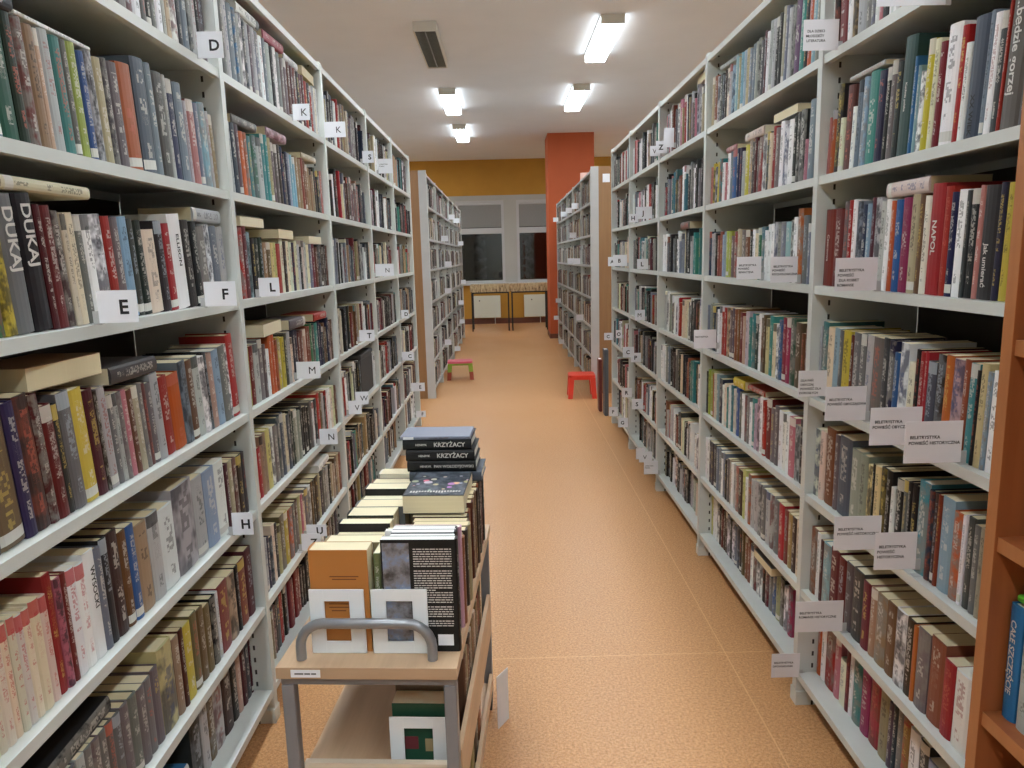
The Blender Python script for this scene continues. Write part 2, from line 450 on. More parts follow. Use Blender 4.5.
# ------------------------------------------------------------------ books
PAL = {'bk': (24, 24, 26), 'ch': (52, 52, 54), 'dg': (74, 74, 76), 'gy': (120, 119, 118), 'lg': (186, 187, 188), 'wh': (236, 236, 236), 'cr': (226, 214, 186),
 'be': (188, 168, 138), 'tn': (168, 140, 104), 'br': (116, 80, 54), 'db': (66, 46, 38), 'mr': (96, 34, 40), 'dr': (128, 34, 40), 'rd': (190, 42, 44), 'or': (204, 92, 44),
 'ye': (214, 192, 56), 'yg': (168, 184, 78), 'yc': (222, 206, 140), 'ol': (124, 112, 66), 'gn': (48, 122, 82), 'dk': (32, 52, 44), 'fg': (44, 86, 64), 'gg': (156, 162, 148), 'tl': (64, 140, 140),
 'lb': (140, 172, 196), 'bl': (48, 102, 160), 'nv': (38, 44, 78), 'pu': (92, 68, 100), 'pk': (196, 112, 122), 'mg': (166, 44, 84), 'sg': (122, 132, 148), 'sl': (82, 94, 106), 'mu': (120, 107, 110),
 'rb': (150, 76, 52), 'cy': (74, 158, 190), 'lp': (206, 178, 182)}
CN = {'bk': 'black', 'ch': 'charcoal', 'dg': 'dark-grey', 'gy': 'grey', 'lg': 'light-grey', 'wh': 'white', 'cr': 'cream', 'be': 'beige', 'tn': 'tan', 'br': 'brown', 'db': 'dark-brown',
 'mr': 'maroon', 'dr': 'dark-red', 'rd': 'red', 'or': 'orange', 'ye': 'yellow', 'yg': 'yellow-green', 'yc': 'pale-yellow', 'ol': 'olive', 'gn': 'green', 'dk': 'blackish-green', 'fg': 'forest-green', 'gg': 'grey-green',
 'tl': 'teal', 'lb': 'light-blue', 'bl': 'blue', 'nv': 'navy', 'pu': 'purple', 'pk': 'pink', 'mg': 'crimson', 'sg': 'blue-grey', 'sl': 'slate', 'mu': 'mauve-grey', 'rb': 'rust-brown', 'cy': 'sky-blue', 'lp': 'pale-pink'}
def book_geo(T, H, D, hard=True):
    t = .0022 if hard else .0009; ov = .003 if hard else .0006
    t = min(t, T*.2); b = min(.0045, T*.2)
    h = T/2
    ys = [-h, -h, -h*.72, -h*.25, h*.25, h*.72, h, h]; xs = [D, b, b*.32, 0, 0, b*.32, b, D]
    iy = [max(-h+t, min(h-t, y)) for y in ys]; ix = [D] + [b+t]*6 + [D]
    vs = [(x, y, 0.0) for x, y in zip(xs, ys)] + [(x, y, 0.0) for x, y in zip(ix, iy)]
    vs += [(x, y, H) for x, y, _ in vs]
    fs = []; uv = []
    for i in range(7):
        fs.append((i, i+1, 17+i, 16+i))
        if 1 <= i <= 5:
            u0, u1 = ys[i]/T+.5, ys[i+1]/T+.5; uv += [(u0, 0), (u1, 0), (u1, 1), (u0, 1)]
        else: uv += [(-1, 0)]*4
        fs.append((8+i, 24+i, 25+i, 9+i)); uv += [(-1, 0)]*4
        fs.append((i, 8+i, 9+i, i+1)); uv += [(-1, 0)]*4
        fs.append((16+i, 17+i, 25+i, 24+i)); uv += [(-1, 0)]*4
    fs.append((0, 16, 24, 8)); fs.append((7, 15, 31, 23)); uv += [(-1, 0)]*8
    x0, x1, y0, y1, z0, z1 = b+t+.0005, D-ov, -h+t+.0001, h-t-.0001, ov, H-ov
    pv = [(x, y, z) for z in (z0, z1) for y in (y0, y1) for x in (x0, x1)]
    pf = [(0, 2, 3, 1), (4, 5, 7, 6), (0, 1, 5, 4), (2, 6, 7, 3), (0, 4, 6, 2), (1, 3, 7, 5)]
    return vs, fs, uv, pv, pf
def set_attr(me, name, typ, vals, key):
    a = me.attributes.new(name, typ, 'POINT'); a.data.foreach_set(key, vals)
def cover_mesh(name, vs, fs, uv, cols, inks, pars):
    me = bpy.data.meshes.new(name); me.from_pydata(vs, [], fs)
    l = me.uv_layers.new(name='UVMap'); l.data.foreach_set('uv', [c for p_ in uv for c in p_])
    set_attr(me, 'Col', 'FLOAT_COLOR', cols, 'color'); set_attr(me, 'Ink', 'FLOAT_COLOR', inks, 'color'); set_attr(me, 'Par', 'FLOAT_VECTOR', pars, 'vector')
    me.materials.append(M_['cover']); return me
def page_mesh(name, vs, fs, tones):
    me = bpy.data.meshes.new(name); me.from_pydata(vs, [], fs)
    set_attr(me, 'Tone', 'FLOAT', tones, 'value'); me.materials.append(M_['paper']); return me
rnd = random.Random(77)
def style_of(code, r):
    c = PAL[code]; gm = sum(c)/3; c = [(gm+(q-gm)*.92)*(.80+.18*gm/215) for q in c]; q = 4 if max(c)-min(c) < 22 else 11; j = [max(6, min(240, v + r.uniform(-q, q))) for v in c]; g = r.uniform(-10, 10)*(.5 if code in ('bk', 'ch') else 1)
    c2 = rgb(*[max(6, min(242, v+g)) for v in j])
    lum = sum(c)/3
    if lum < 120: ink = r.choice([(214, 210, 200)]*9 + [(210, 185, 100), (190, 100, 80), (170, 180, 190)])
    elif lum > 165: ink = r.choice([(40, 40, 44)]*8 + [(150, 50, 46), (50, 70, 120)])
    else: ink = r.choice([(30, 30, 34), (224, 220, 210), (224, 220, 210)])
    return c2, rgb(*ink)
def page_tone(code, r):
    return r.choice([.3, .5, .5, .6, .75]) if code not in ('wh', 'lb', 'cy') else r.choice([.6, .9, 1.0])
BOOKS = []      # every shelf book before it is turned into meshes
def add_book(side, bay, row, y, T, code, H, lean, x_in=.02, D=None, z=None, run='front', named=None):
    r = rnd
    BOOKS.append(dict(side=side, bay=bay, row=row, y=y, T=T, c=code, H=H, lean=lean, x_in=x_in, D=D or r.uniform(.125, .165), z=ZS[row-1] if z is None else z,
                      run=run, st=style_of(code, r), par=(r.uniform(0, 97), r.random(), H/T), tone=page_tone(code, r), hard=r.random() < .45, flat=False))
    return BOOKS[-1]
def mtx_of(b):
    s = b['side']; x = face(s, b['y'])
    if b['flat']:
        if b.get('turn'):      # fore-edge towards the aisle
            if s == 'R': X = Vector((-1, 0, 0)); org = Vector((x+b['x_in']+b['D'], b['y']-b['H']/2, b['z']+b['T']/2))
            else: X = Vector((1, 0, 0)); org = Vector((x-b['x_in']-b['D'], b['y']+b['H']/2, b['z']+b['T']/2))
        else:
            if s == 'R': X = Vector((1, 0, 0)); org = Vector((x+b['x_in'], b['y']+b['H']/2, b['z']+b['T']/2))
            else: X = Vector((-1, 0, 0)); org = Vector((x-b['x_in'], b['y']-b['H']/2, b['z']+b['T']/2))
        Y = Vector((0, 0, 1)); Z = X.cross(Y)
        m = Matrix((X, Y, Z)).transposed().to_4x4(); m.translation = org
        if b.get('skew'): m = Matrix.Translation(org) @ Matrix.Rotation(b['skew'], 4, 'Z') @ Matrix.Translation(-org) @ m
        return m
    th = R(b['lean'])*(1 if s == 'R' else -1)
    if s == 'R': base = Matrix.Translation((x+b['x_in'], b['y'], b['z']+abs(math.sin(th))*b['T']/2+.0005))
    else: base = Matrix.Translation((x-b['x_in'], b['y'], b['z']+abs(math.sin(th))*b['T']/2+.0005)) @ Matrix.Rotation(math.pi, 4, 'Z')
    return base @ Matrix.Rotation(th, 4, 'X')

ROWS = {
('L',0,1,3):'1553.29wh22 1582.38dg23 1620.40gy22 1661.25lg23 1686.35wh22 1721.23gy21 1744.28bk22 1772.24gy22 1796.30wh23 1826.21lg22 1847.26be21 1873.33wh22 1906.28ch22 1934.35sg23 1969.30dg22 1999.25lg22 2024.19bk21 2043.46mr22',
('L',0,2,5):'1179.27sg19 1206.43fg20 1249.26dk20 1275.27br20 1302.28tn20 1330.14be20 1344.30lg20 1374.31tl20 1405.19gy20 1424.30yg20 1454.24bl19 1479.29lg20 1508.30be20 1538.23dg20 1561.41mu20 1602.61or21 1663.61sl24 1723.30sg24 1753.52dg23 1805.16lg23 1821.39nv23 1860.46sg23 1906.18lg20 1924.44pk20 1968.26sg20 1994.47lb21 2040.21lg20 2061.28tn19',
('L',0,3,5):'1115.32gn22 1147.31ye22 1178.43gy22 1221.49bk22 1270.17mr21 1287.27dr21 1314.25db20 1339.16cr20 1355.26cr20 1381.24gy20 1405.28wh20 1434.41wh20 1474.31rd20 1506.28mu20 1534.38lb20 1572.26dg20 1599.32dk20 1631.58cr18 1689.36ch20 1724.37rd20 1761.68wh22 1829.48ch21 1877.38bk21 1915.53gy20 1968.27wh21 1995.50sg20 2045.44lg20',
('L',0,4,5):'1047.22bk20 1070.59br21 1129.28nv22 1157.38db23 1195.23mr22 1218.30dr20 1247.18ch20 1266.38gy21 1304.41ye21 1344.32mr20 1377.11db20 1388.30lg20 1418.20gy18 1437.16lg18 1453.16mu18 1470.21pk18 1491.22br18 1512.22be18 1534.18gy18 1552.19br18 1571.24mu18 1595.34lg19 1629.47rd18 1676.60or18 1736.41sg20 1777.36br20 1813.38lg20 1851.33wh20 1884.20bk20 1904.35be20 1938.43lb20 1982.45gy21 2027.15wh21 2042.48rd23',
('L',0,5,2):'986.17cr19 1003.18cr19 1021.21cr19 1042.17cr19 1059.17cr19 1076.18cr19 1094.18cr19 1113.25cr19 1137.20cr19 1157.23rd22 1180.18pk20 1199.15dr20 1214.29wh20 1243.27wh20 1270.35wh21 1304.22sg20 1326.26ch21 1352.39db21 1392.29br20 1420.30bl20 1450.54tn19 1504.53lg19 1557.72wh19 1629.109lg21 1738.63lg20 1800.74lb20 1875.65wh20 1940.23mr18 1962.31be18 1993.32br18 2025.41db18 2067.23dg18',
('L',0,6,1):'1088.35gy17 1123.24db17 1147.25gy17 1173.23lg17 1196.24gy17 1219.25mu17 1244.25gy17 1269.26mu17 1296.27gy17 1323.28mu17 1351.34gy17 1385.31mu17 1416.32gy17 1448.33mu17 1481.71yc20 1552.32tn19 1585.22mr19 1607.46ye19 1653.36ol19 1690.38ol19 1727.39ol18 1767.34bk18 1801.14wh18 1815.73rb19 1888.54be19 1942.24bk19 1966.59rb19 2025.53mr20',
('L',0,7,0):'1655.62ch18 1718.44lg19 1762.44br19 1805.63lg20 1868.63db20 1933.41bk18 1973.34be18 2007.35mr18 2041.36dg18 2077.13mr18',
('L',1,1,3):'2203.23gy22 2226.31lg22 2257.49sg22 2306.25bl22 2331.25lg21 2357.26wh22 2383.27nv21 2410.28lg21 2437.28pu21 2466.29lg21 2494.40sg21 2534.41wh21 2575.32sg21 2607.43lg20 2650.34bk20 2684.34wh21 2718.47gy20 2766.37mu20 2803.37mu20 2840.39mr20 2879.39mr20 2919.41dr20 2960.41bk20 3002.36mr20 3038.36mr20 3075.38rd19 3113.38ch19 3153.32rd19 3185.32lg19 3218.32cr19 3251.13wh19',
('L',1,2,4):'2187.24lg20 2211.41nv20 2252.25mu20 2278.35or19 2313.35or19 2348.37tl18 2386.48gn19 2434.50lg19 2484.32tl21 2516.32tl21 2548.32be21 2579.34mu20 2613.34mu20 2647.34db20 2682.28nv20 2710.28db18 2739.28nv19 2769.30lb19 2799.30lb19 2830.30lb18 2861.42tn19 2903.42tn19 2945.29rb19 2974.29br19 3004.31tn18 3035.31tn17 3066.31tn17 3097.31tn16 3129.33ch18 3162.33bk17 3196.33bk17 3230.33pk18',
('L',1,3,1):'2194.34rd21 2228.35dr21 2264.32lb20 2296.32bk18 2328.39dk18 2367.39dk18 2406.41tn17 2447.43br17 2490.27yc17 2517.27yc17 2545.46rd17 2591.36cr18 2627.36db18 2664.34cr18 2698.34cr17 2732.34nv17 2766.32cr18 2798.32lg17 2830.32bk16 2863.34cr18 2897.34lg18 2932.34cr17 2966.47sg17 3013.40dr17 3053.40br16 3094.25dg17 3119.25nv17 3145.29db17 3174.29db16 3204.29db17 3234.30br17',
('L',1,4,1):'2165.35yg18 2201.37dr18 2237.47lg18 2285.39gy19 2324.30mu17 2354.30wh15 2386.29or19 2415.29or19 2444.29or17 2473.40ye18 2513.40ye17 2554.37dg18 2591.31lg18 2622.31cr16 2654.33nv18 2687.33nv18 2720.35dr17 2755.35br17 2790.43be17 2833.30rb18 2863.30rb18 2893.39gn18 2932.39ch18 2972.49tl18 3021.28nv18 3049.28nv17 3078.28nv16 3106.27br17 3133.27br15 3160.34nv19 3194.34be17 3228.34br17',
('L',1,5,2):'2163.33rd18 2196.33rd16 2230.30tn19 2260.30tn19 2289.42yc19 2331.32wh19 2363.44mu19 2407.35sl21 2442.35sl21 2478.35cr20 2514.35sl19 2550.25dk20 2575.25dk19 2601.40gg19 2641.40gg18 2682.28ch19 2710.28bk18 2738.37bk18 2775.37bk17 2812.31mu18 2843.31wh17 2874.48nv18 2922.42rd19 2964.42br19 3006.26lg18 3032.26bk16 3059.27rd18 3086.27wh17 3113.37wh18 3150.37cr17 3188.37cr18 3225.37br17',
('L',1,6,0):'2118.25lg17 2142.39cr17 2181.30lg17 2211.26nv17 2237.26nv16 2263.29cr19 2292.29ch18 2321.29be17 2350.46ol19 2396.48ye18 2444.50or18 2494.35gy18 2529.35br18 2564.35be18 2599.28pk18 2627.28cr17 2655.43gy18 2699.45wh18 2743.31br18 2774.31ch18 2805.48db18 2853.33be18 2886.33nv16 2920.35gy18 2955.35gy17 2990.36lg17 3026.36bk17 3063.38be17 3101.38be15 3139.40br17 3179.40be17 3219.44rb17',
('R',0,1,0):'1682.31lb20 1713.28gy20 1741.25be20 1767.26wh21 1792.13wh20 1806.32bk20 1837.19pk20 1856.19wh22 1875.19sg22 1894.30gy22 1924.42lg22 1966.27tn21 1993.28wh22 2021.46dr22 2067.30bk22 2097.7wh22',
('R',0,2,4):'1306.32dg21 1339.50mu22 1389.6rd22 1395.20dg21 1414.20wh21 1434.12sg22 1446.46sl22 1492.19wh18 1512.20rd22 1532.48wh23 1580.22dr21 1602.22cr22 1624.23ye22 1647.20wh17 1667.12lb18 1679.12bl20 1691.51fg25 1742.27ch21 1768.23gy22 1791.23bk21 1814.34nv21 1848.50tl22 1899.26lb21 1925.27sg21 1952.22wh15 1974.40br21 2014.24cr14 2038.30ch23 2068.25or17 2093.10pk15',
('R',0,3,2):'1331.22ye21 1353.17nv21 1370.44ch21 1414.15pk21 1429.28bk21 1458.10dg21 1467.30wh21 1497.21nv21 1518.25rd22 1543.48rd23 1591.23cr21 1614.20br21 1634.29be21 1663.38mg21 1702.31bl21 1733.18or21 1751.23wh21 1775.24lg21 1799.25lg22 1823.20mr22 1844.21lb21 1864.27nv21 1891.27sg22 1918.22wh22 1941.23rd22 1964.29mu22 1993.49dr21 2042.61dr21',
('R',0,4,2):'1317.32wh19 1349.12lb19 1361.21yc20 1382.9bk19 1391.26tl20 1417.16rb20 1433.38lp20 1471.25or20 1496.33db20 1529.31sl18 1560.12rd20 1571.20rd20 1592.16bk20 1608.29cr17 1637.35wh21 1672.23bl18 1695.28nv21 1723.29dg21 1752.50mu21 1802.31lg21 1833.27gy21 1860.39gy21 1899.17mr20 1916.47ye21 1964.18gy21 1982.31lb21 2014.39cr21 2052.40tl22 2093.11lg21',
('R',0,5,1):'1323.18be18 1342.19gy18 1361.23dg19 1383.13wh19 1397.31or19 1428.43lb20 1471.11rb20 1482.15db20 1497.19nv20 1516.44cy21 1560.25bk19 1585.17bk19 1602.17gy19 1620.31bk19 1651.18wh16 1670.24bk19 1693.29bk19 1723.25yc19 1748.10bk19 1758.31yc18 1789.38gg20 1827.51gg20 1878.72sl22 1950.25mu21 1975.59rb22 2035.34cr20 2069.35cr20',
('R',0,6,1):'1316.16pk17 1332.51wh17 1383.39rd17 1422.53rb19 1475.48mu19 1524.13or18 1536.34db19 1570.45wh19 1615.42br18 1658.50tn18 1708.31tn18 1739.38dr18 1776.56dg19 1833.41pu19 1874.43dr19 1917.52dr19 1969.47lb19 2016.21mr19 2037.21wh20 2058.45rb20',
('R',0,7,1):'1467.40lb15 1508.38dg17 1545.40wh17 1585.32rd18 1617.24gy18 1641.19nv18 1660.20pu18 1680.46tn18 1725.54rd19 1779.45mg19 1824.47tl19 1871.18wh19 1889.25mr18 1914.38cr14 1953.33pk19 1986.62rd19 2048.29wh19 2076.27or19',
('R',1,1,4):'2199.20gg21 2219.28lb22 2247.29or22 2276.29bk22 2305.30tl22 2335.47pu22 2381.32gg21 2413.25lg21 2438.25sg23 2463.25be23 2489.26ch22 2515.26ch22 2542.28lg22 2570.28lg22 2598.29wh20 2626.29mr21 2656.30dg19 2686.26gg20 2712.26gg20 2738.32sg20 2770.32sg19 2802.34be20 2836.31lb20 2867.31lb20 2898.31be19 2930.37lb20 2967.37lb18 3005.32lg19 3037.32cr19 3070.27db19 3097.27ch18 3125.42dg19 3167.29lg19 3196.44rb20 3240.34be20',
('R',1,2,3):'2172.28bk20 2200.43sg22 2243.22pk12 2265.45ch21 2310.27ch21 2337.27ch20 2366.37wh20 2403.37wh19 2441.35wh20 2476.35mu19 2512.28rd20 2540.28cr18 2568.29dg19 2597.30wh19 2627.41rd18 2667.21mu18 2688.27mr19 2715.27ch18 2742.33be19 2775.46ye18 2820.35lg16 2856.30nv18 2886.30nv18 2916.50bl18 2967.32sg18 2999.32wh18 3032.34pk15 3066.34wh15 3100.43tl17 3143.29ye16 3172.29lg15 3202.29ye16 3232.42pk15',
('R',1,3,1):'2168.25sg20 2193.25sg18 2219.38gy20 2257.39or22 2295.32wh20 2327.25lg19 2352.42lb19 2394.35sg19 2429.36gg19 2465.28lg19 2493.29wh19 2522.29wh19 2551.29wh17 2579.40tl18 2620.31gn18 2651.31cr16 2683.27wh18 2710.27bk17 2738.46rb18 2783.47mu18 2830.49be18 2879.38rd18 2917.38mu16 2955.33yg18 2988.33yg18 3022.28lb18 3050.28lb17 3077.36rb18 3113.36rb17 3150.30bk18 3179.30lg18 3209.30lg18 3241.33nv19',
('R',1,4,1):'2178.26br19 2204.26br17 2232.48br20 2279.41fg21 2320.34mg21 2354.34mg21 2389.27bl20 2416.28wh18 2444.28cr18 2472.38tl20 2510.30yc19 2540.25br20 2565.25br19 2590.21wh20 2611.43dk19 2654.33tl20 2687.33tl18 2721.35lp20 2756.35be18 2791.36dr19 2827.31rb20 2858.31rb20 2890.33pu20 2923.33mu19 2956.41be20 2996.33rd20 3029.33rd18 3062.33wh20 3096.30wh18 3126.30mu17 3156.46nv19 3202.36gg20 3238.36sg19',
('R',1,5,0):'2179.35ch20 2214.35lg18 2250.50pk19 2300.26wh19 2326.26wh19 2352.36wh19 2388.37mu20 2425.37mu19 2463.49dr21 2513.31rd20 2544.31wh20 2574.27lp19 2601.27lp17 2628.28tl18 2656.28wh16 2684.29gy18 2713.29gy18 2743.29wh18 2773.29gy18 2803.38bl19 2841.38cr18 2879.31tl19 2910.31wh18 2941.31tl17 2974.28cr18 3002.28wh17 3030.44nv19 3074.38lb20 3112.38cr20 3150.16rd19 3165.40yg20 3205.40yg20 3245.28ch19',
('R',1,6,0):'2163.48cr18 2211.33db18 2244.34tn18 2278.35rb18 2313.45rd19 2359.47gy19 2406.39lg19 2445.39lg19 2485.41gy19 2526.43lg19 2568.39lg19 2607.39lg18 2646.29or19 2675.29wh17 2704.36yc19 2741.50db18 2790.32pk18 2822.32lg18 2855.27wh18 2882.27be18 2908.28mu18 2936.28bk17 2964.29sg19 2993.29wh19 3021.37sg19 3058.37sg19 3096.37dg19 3133.37dg19 3170.37dg19 3207.33wh19 3240.33wh19',
('R',1,7,0):'2308.36mg17 2344.36wh16 2380.38db17 2418.39be17 2457.35bl17 2492.35bl17 2528.32dr17 2560.32bk17 2591.33wh17 2624.33wh16 2658.35dr19 2693.35wh17 2728.36rb19 2764.36rb18 2801.32br19 2833.32bk18 2866.33sg18 2899.33sg17 2932.33wh17 2965.33ch17 2998.33wh17 3031.29db18 3060.29db17 3090.31dr18 3121.31bk18 3152.31wh16 3183.32wh18 3215.32wh18 3248.26yc18',
}
import re
MUTE = {'L': 'bk lg ch db br mu be cr dg nv bk wh mr dr ch sl sg tn wh gy bk tl ch cr rd bk'.split(), 'R': 'lg wh cr be gy mu sg rb bk mr gg wh db tl dg pk rd ch bk wh lg bk cr ch wh'.split(),
        'BL': 'gy lg ch bk dg be bk wh cr dr bk gy lg ch bk'.split(), 'BR': 'mu gy be tn mr br lg bk mu gy rb db be ch'.split()}
HT = {1: (19, 23), 2: (18, 22), 3: (18, 21), 4: (18, 21), 5: (18, 21), 6: (17, 20), 7: (17, 20)}
def fill(side, bay, row, ya, yb, pal, run, hshift=0):
    r = rnd; y = ya; lean = r.choice([0, 0, 1, 2, 3, 4]) if run == 'front' else r.choice([0, 0, 2]); hb = r.uniform(*HT[row]); n = 0
    while y < yb-.014:
        if n <= 0: c = r.choice(pal); n = r.choice([1, 1, 1, 1, 2, 3]); hb = r.uniform(*HT[row]); T0 = r.uniform(.013, .038)
        T = T0*r.uniform(.85, 1.15); n -= 1
        if y+T > yb: break
        H = (hb+r.choice([0, 0, 0, -2.5])+r.uniform(-.9, .9))/100
        ln = lean if y-ya > H*math.sin(R(lean))+.002 else 0
        if r.random() < .03: y += r.uniform(.01, .05); continue
        add_book(side, bay, row, y+T/2, T*.97, c, H, ln, ((.04 if row == 7 else .009 if bay else .02) if run == 'front' else .004)+r.uniform(0, .014 if run == 'front' else .006), run=run); y += T
for side, ys in (('L', YL), ('R', YR)):
    for bay in range(5):
        for row in range(1, 8):
            lo, hi = ys[bay]+.014, ys[bay+1]-.014
            if (side, bay, row) in [k[:3] for k in ROWS]:
                key = [k for k in ROWS if k[:3] == (side, bay, row)][0]; lean = key[3]
                toks = [re.match(r'(\d+)\.(\d+)([a-z]+)(\d+)', q).groups() for q in ROWS[key].split()]
                first = int(toks[0][0])/1000
                if bay == 0 and first-lo > .04: fill(side, bay, row, lo, first-.002, MUTE[side], 'front')
                for y, T, c, h in toks:
                    y = int(y)/1000; T = int(T)/1000; H = int(h)/100+rnd.uniform(-.004, .004)
                    ln = min(lean, math.degrees(math.asin(min(1, max(0, (y-lo)/H)))))
                    add_book(side, bay, row, y+T/2, T*.965, c, H, ln, (.050 if row == 7 else .0145)+rnd.uniform(0, .003))
            else: fill(side, bay, row, lo, hi-rnd.choice([0, 0, .05, .12]), MUTE[side], 'front')
for side, ys, pk in (('L', YBL, 'BL'), ('R', YBR, 'BR')):
    for bay in range(len(ys)-1):
        for row in range(1, 8): fill(side, bay, row, ys[bay]+.014, ys[bay+1]-.014-rnd.choice([0, .03, .1]), MUTE[pk], 'back')

# books lying across the tops of the upright ones
FLATS = [('L',0,2,1.38,.22,.007,'wh',0),('L',0,2,1.16,.19,.022,'dg',0),('L',0,3,1.30,.235,.022,'cr',0),('L',0,3,1.985,.19,.034,'lg',0),('L',0,4,1.305,.205,.04,'tn',1),('L',0,4,1.52,.185,.034,'dg',0),
 ('L',0,6,1.20,.22,.034,'bk',0),('L',1,1,2.44,.2,.03,'wh',0),('L',1,1,2.68,.19,.03,'pk',0),('L',1,1,2.9,.18,.026,'wh',0),('L',1,1,3.13,.2,.034,'yc',1),
 ('L',1,2,2.32,.19,.026,'gy',0),('L',1,2,2.64,.2,.03,'lp',0),('L',1,2,3.05,.19,.024,'be',0),('L',1,3,2.34,.2,.03,'tn',1),('L',1,3,2.66,.2,.032,'tn',1),('L',1,3,3.1,.17,.03,'cr',1),
 ('L',1,4,2.42,.22,.04,'tn',1),('L',1,4,2.74,.2,.036,'gy',0),('L',1,4,3.07,.19,.03,'rd',0),('L',1,6,2.98,.19,.028,'wh',0),
 ('R',0,2,1.90,.18,.012,'lg',0),('R',0,3,1.685,.175,.034,'cr',0),('R',1,1,3.06,.19,.018,'lg',0),('R',1,2,2.72,.2,.03,'cr',0),('R',1,2,2.43,.2,.028,'gy',1),('R',1,2,2.99,.12,.022,'pk',0),
 ('R',1,5,2.82,.13,.034,'ye',0),('R',1,5,2.63,.16,.02,'rd',0),('R',1,7,2.5,.18,.03,'gy',1),('R',2,1,3.46,.19,.036,'cr',1),('R',2,3,3.72,.18,.034,'gy',0)]
for s, bay, row, yc, L_, T, c, turn in FLATS:
    under = [b for b in BOOKS if b['side'] == s and b['run'] == 'front' and b['row'] == row and not b['flat'] and abs(b['y']-b['H']*math.sin(R(b['lean']))*.5-yc) < (L_+b['T'])/2+b['H']*math.sin(R(b['lean']))*.5]
    zt = max(b['z']+b['H']*math.cos(R(b['lean']))+b['T']*math.sin(R(b['lean'])) for b in under)+.001
    lim = (ZS[row-2] if row > 1 else ZTOP)-LIP-.003
    if zt+T > lim:                                    # trim the tallest so the flat book fits below the board
        cut = zt+T-lim
        for b in under: b['H'] = min(b['H'], (lim-T-.001-b['z'])/math.cos(R(b['lean']))-b['T']*math.sin(R(b['lean'])))
        zt = max(b['z']+b['H']*math.cos(R(b['lean']))+b['T']*math.sin(R(b['lean'])) for b in under)+.001
    b = add_book(s, bay, row, yc, T, c, L_, 0, x_in=.018, D=.135, z=zt); b['flat'] = True; b['turn'] = turn; b['hard'] = False
    b['skew'] = rnd.uniform(-.06, .06)
for b in BOOKS:      # the set with red heads
    if b['side'] == 'L' and b['bay'] == 0 and b['row'] == 5 and b['y'] < 1.5 and b['c'] in ('cr', 'wh') and not b['flat']:
        b['st'] = (b['st'][0], rgb(186, 30, 44)); b['par'] = (b['par'][0], .36, b['par'][2])
# a short pile lying flat on the lowest left shelf
zz = ZS[6]
for T, c in ((.034, 'cr'), (.03, 'lg'), (.03, 'bl')):
    b = add_book('L', 0, 7, 1.53, T, c, .20, 0, x_in=.05, D=.14, z=zz+.0005); b['flat'] = True; b['turn'] = 0; b['skew'] = 0; zz += T+.001
BOOKS[:] = [b for b in BOOKS if not (b['side'] == 'L' and b['bay'] == 0 and b['row'] == 7 and not b['flat'] and b['y'] > 1.41 and b['y'] < 1.65)]

BOOKS[:] = [b for b in BOOKS if not (b['side'] == 'L' and b['run'] == 'front' and b['row'] == 5 and 3.82 < b['y'] < 4.22)]
# the 300 largest in view become objects of their own (the trolley and the wooden bookcase hold the others of them)
def area(b):
    m = mtx_of(b); H, h = b['H'], b['T']/2
    q = [pix(m @ Vector(p)) for p in ((0, -h, 0), (0, h, 0), (0, h, H), (0, -h, H))]
    a = 0
    for (x0, y0), (x1, y1) in zip(q, q[1:]+q[:1]): a += x0*y1-x1*y0
    cx = sum(p_[0] for p_ in q)/4; cyy = sum(p_[1] for p_ in q)/4
    inside = 4 < cx < 1023 and -10 < cyy < 775
    if b['side'] == 'R' and cx > 985+(768-cyy)*-.0: inside = cx < 1023 and inside and b['y'] > 1.285
    return abs(a)/2 if inside else 0
for b in BOOKS: b['area'] = area(b) + (4000 if b['flat'] and area(b) > 60 else 0)
N_SHELF = 232
order = sorted((b for b in BOOKS if b['run'] == 'front'), key=lambda b: -b['area'])
SINGLE = set(id(b) for b in order[:N_SHELF] if b['area'] > 0)

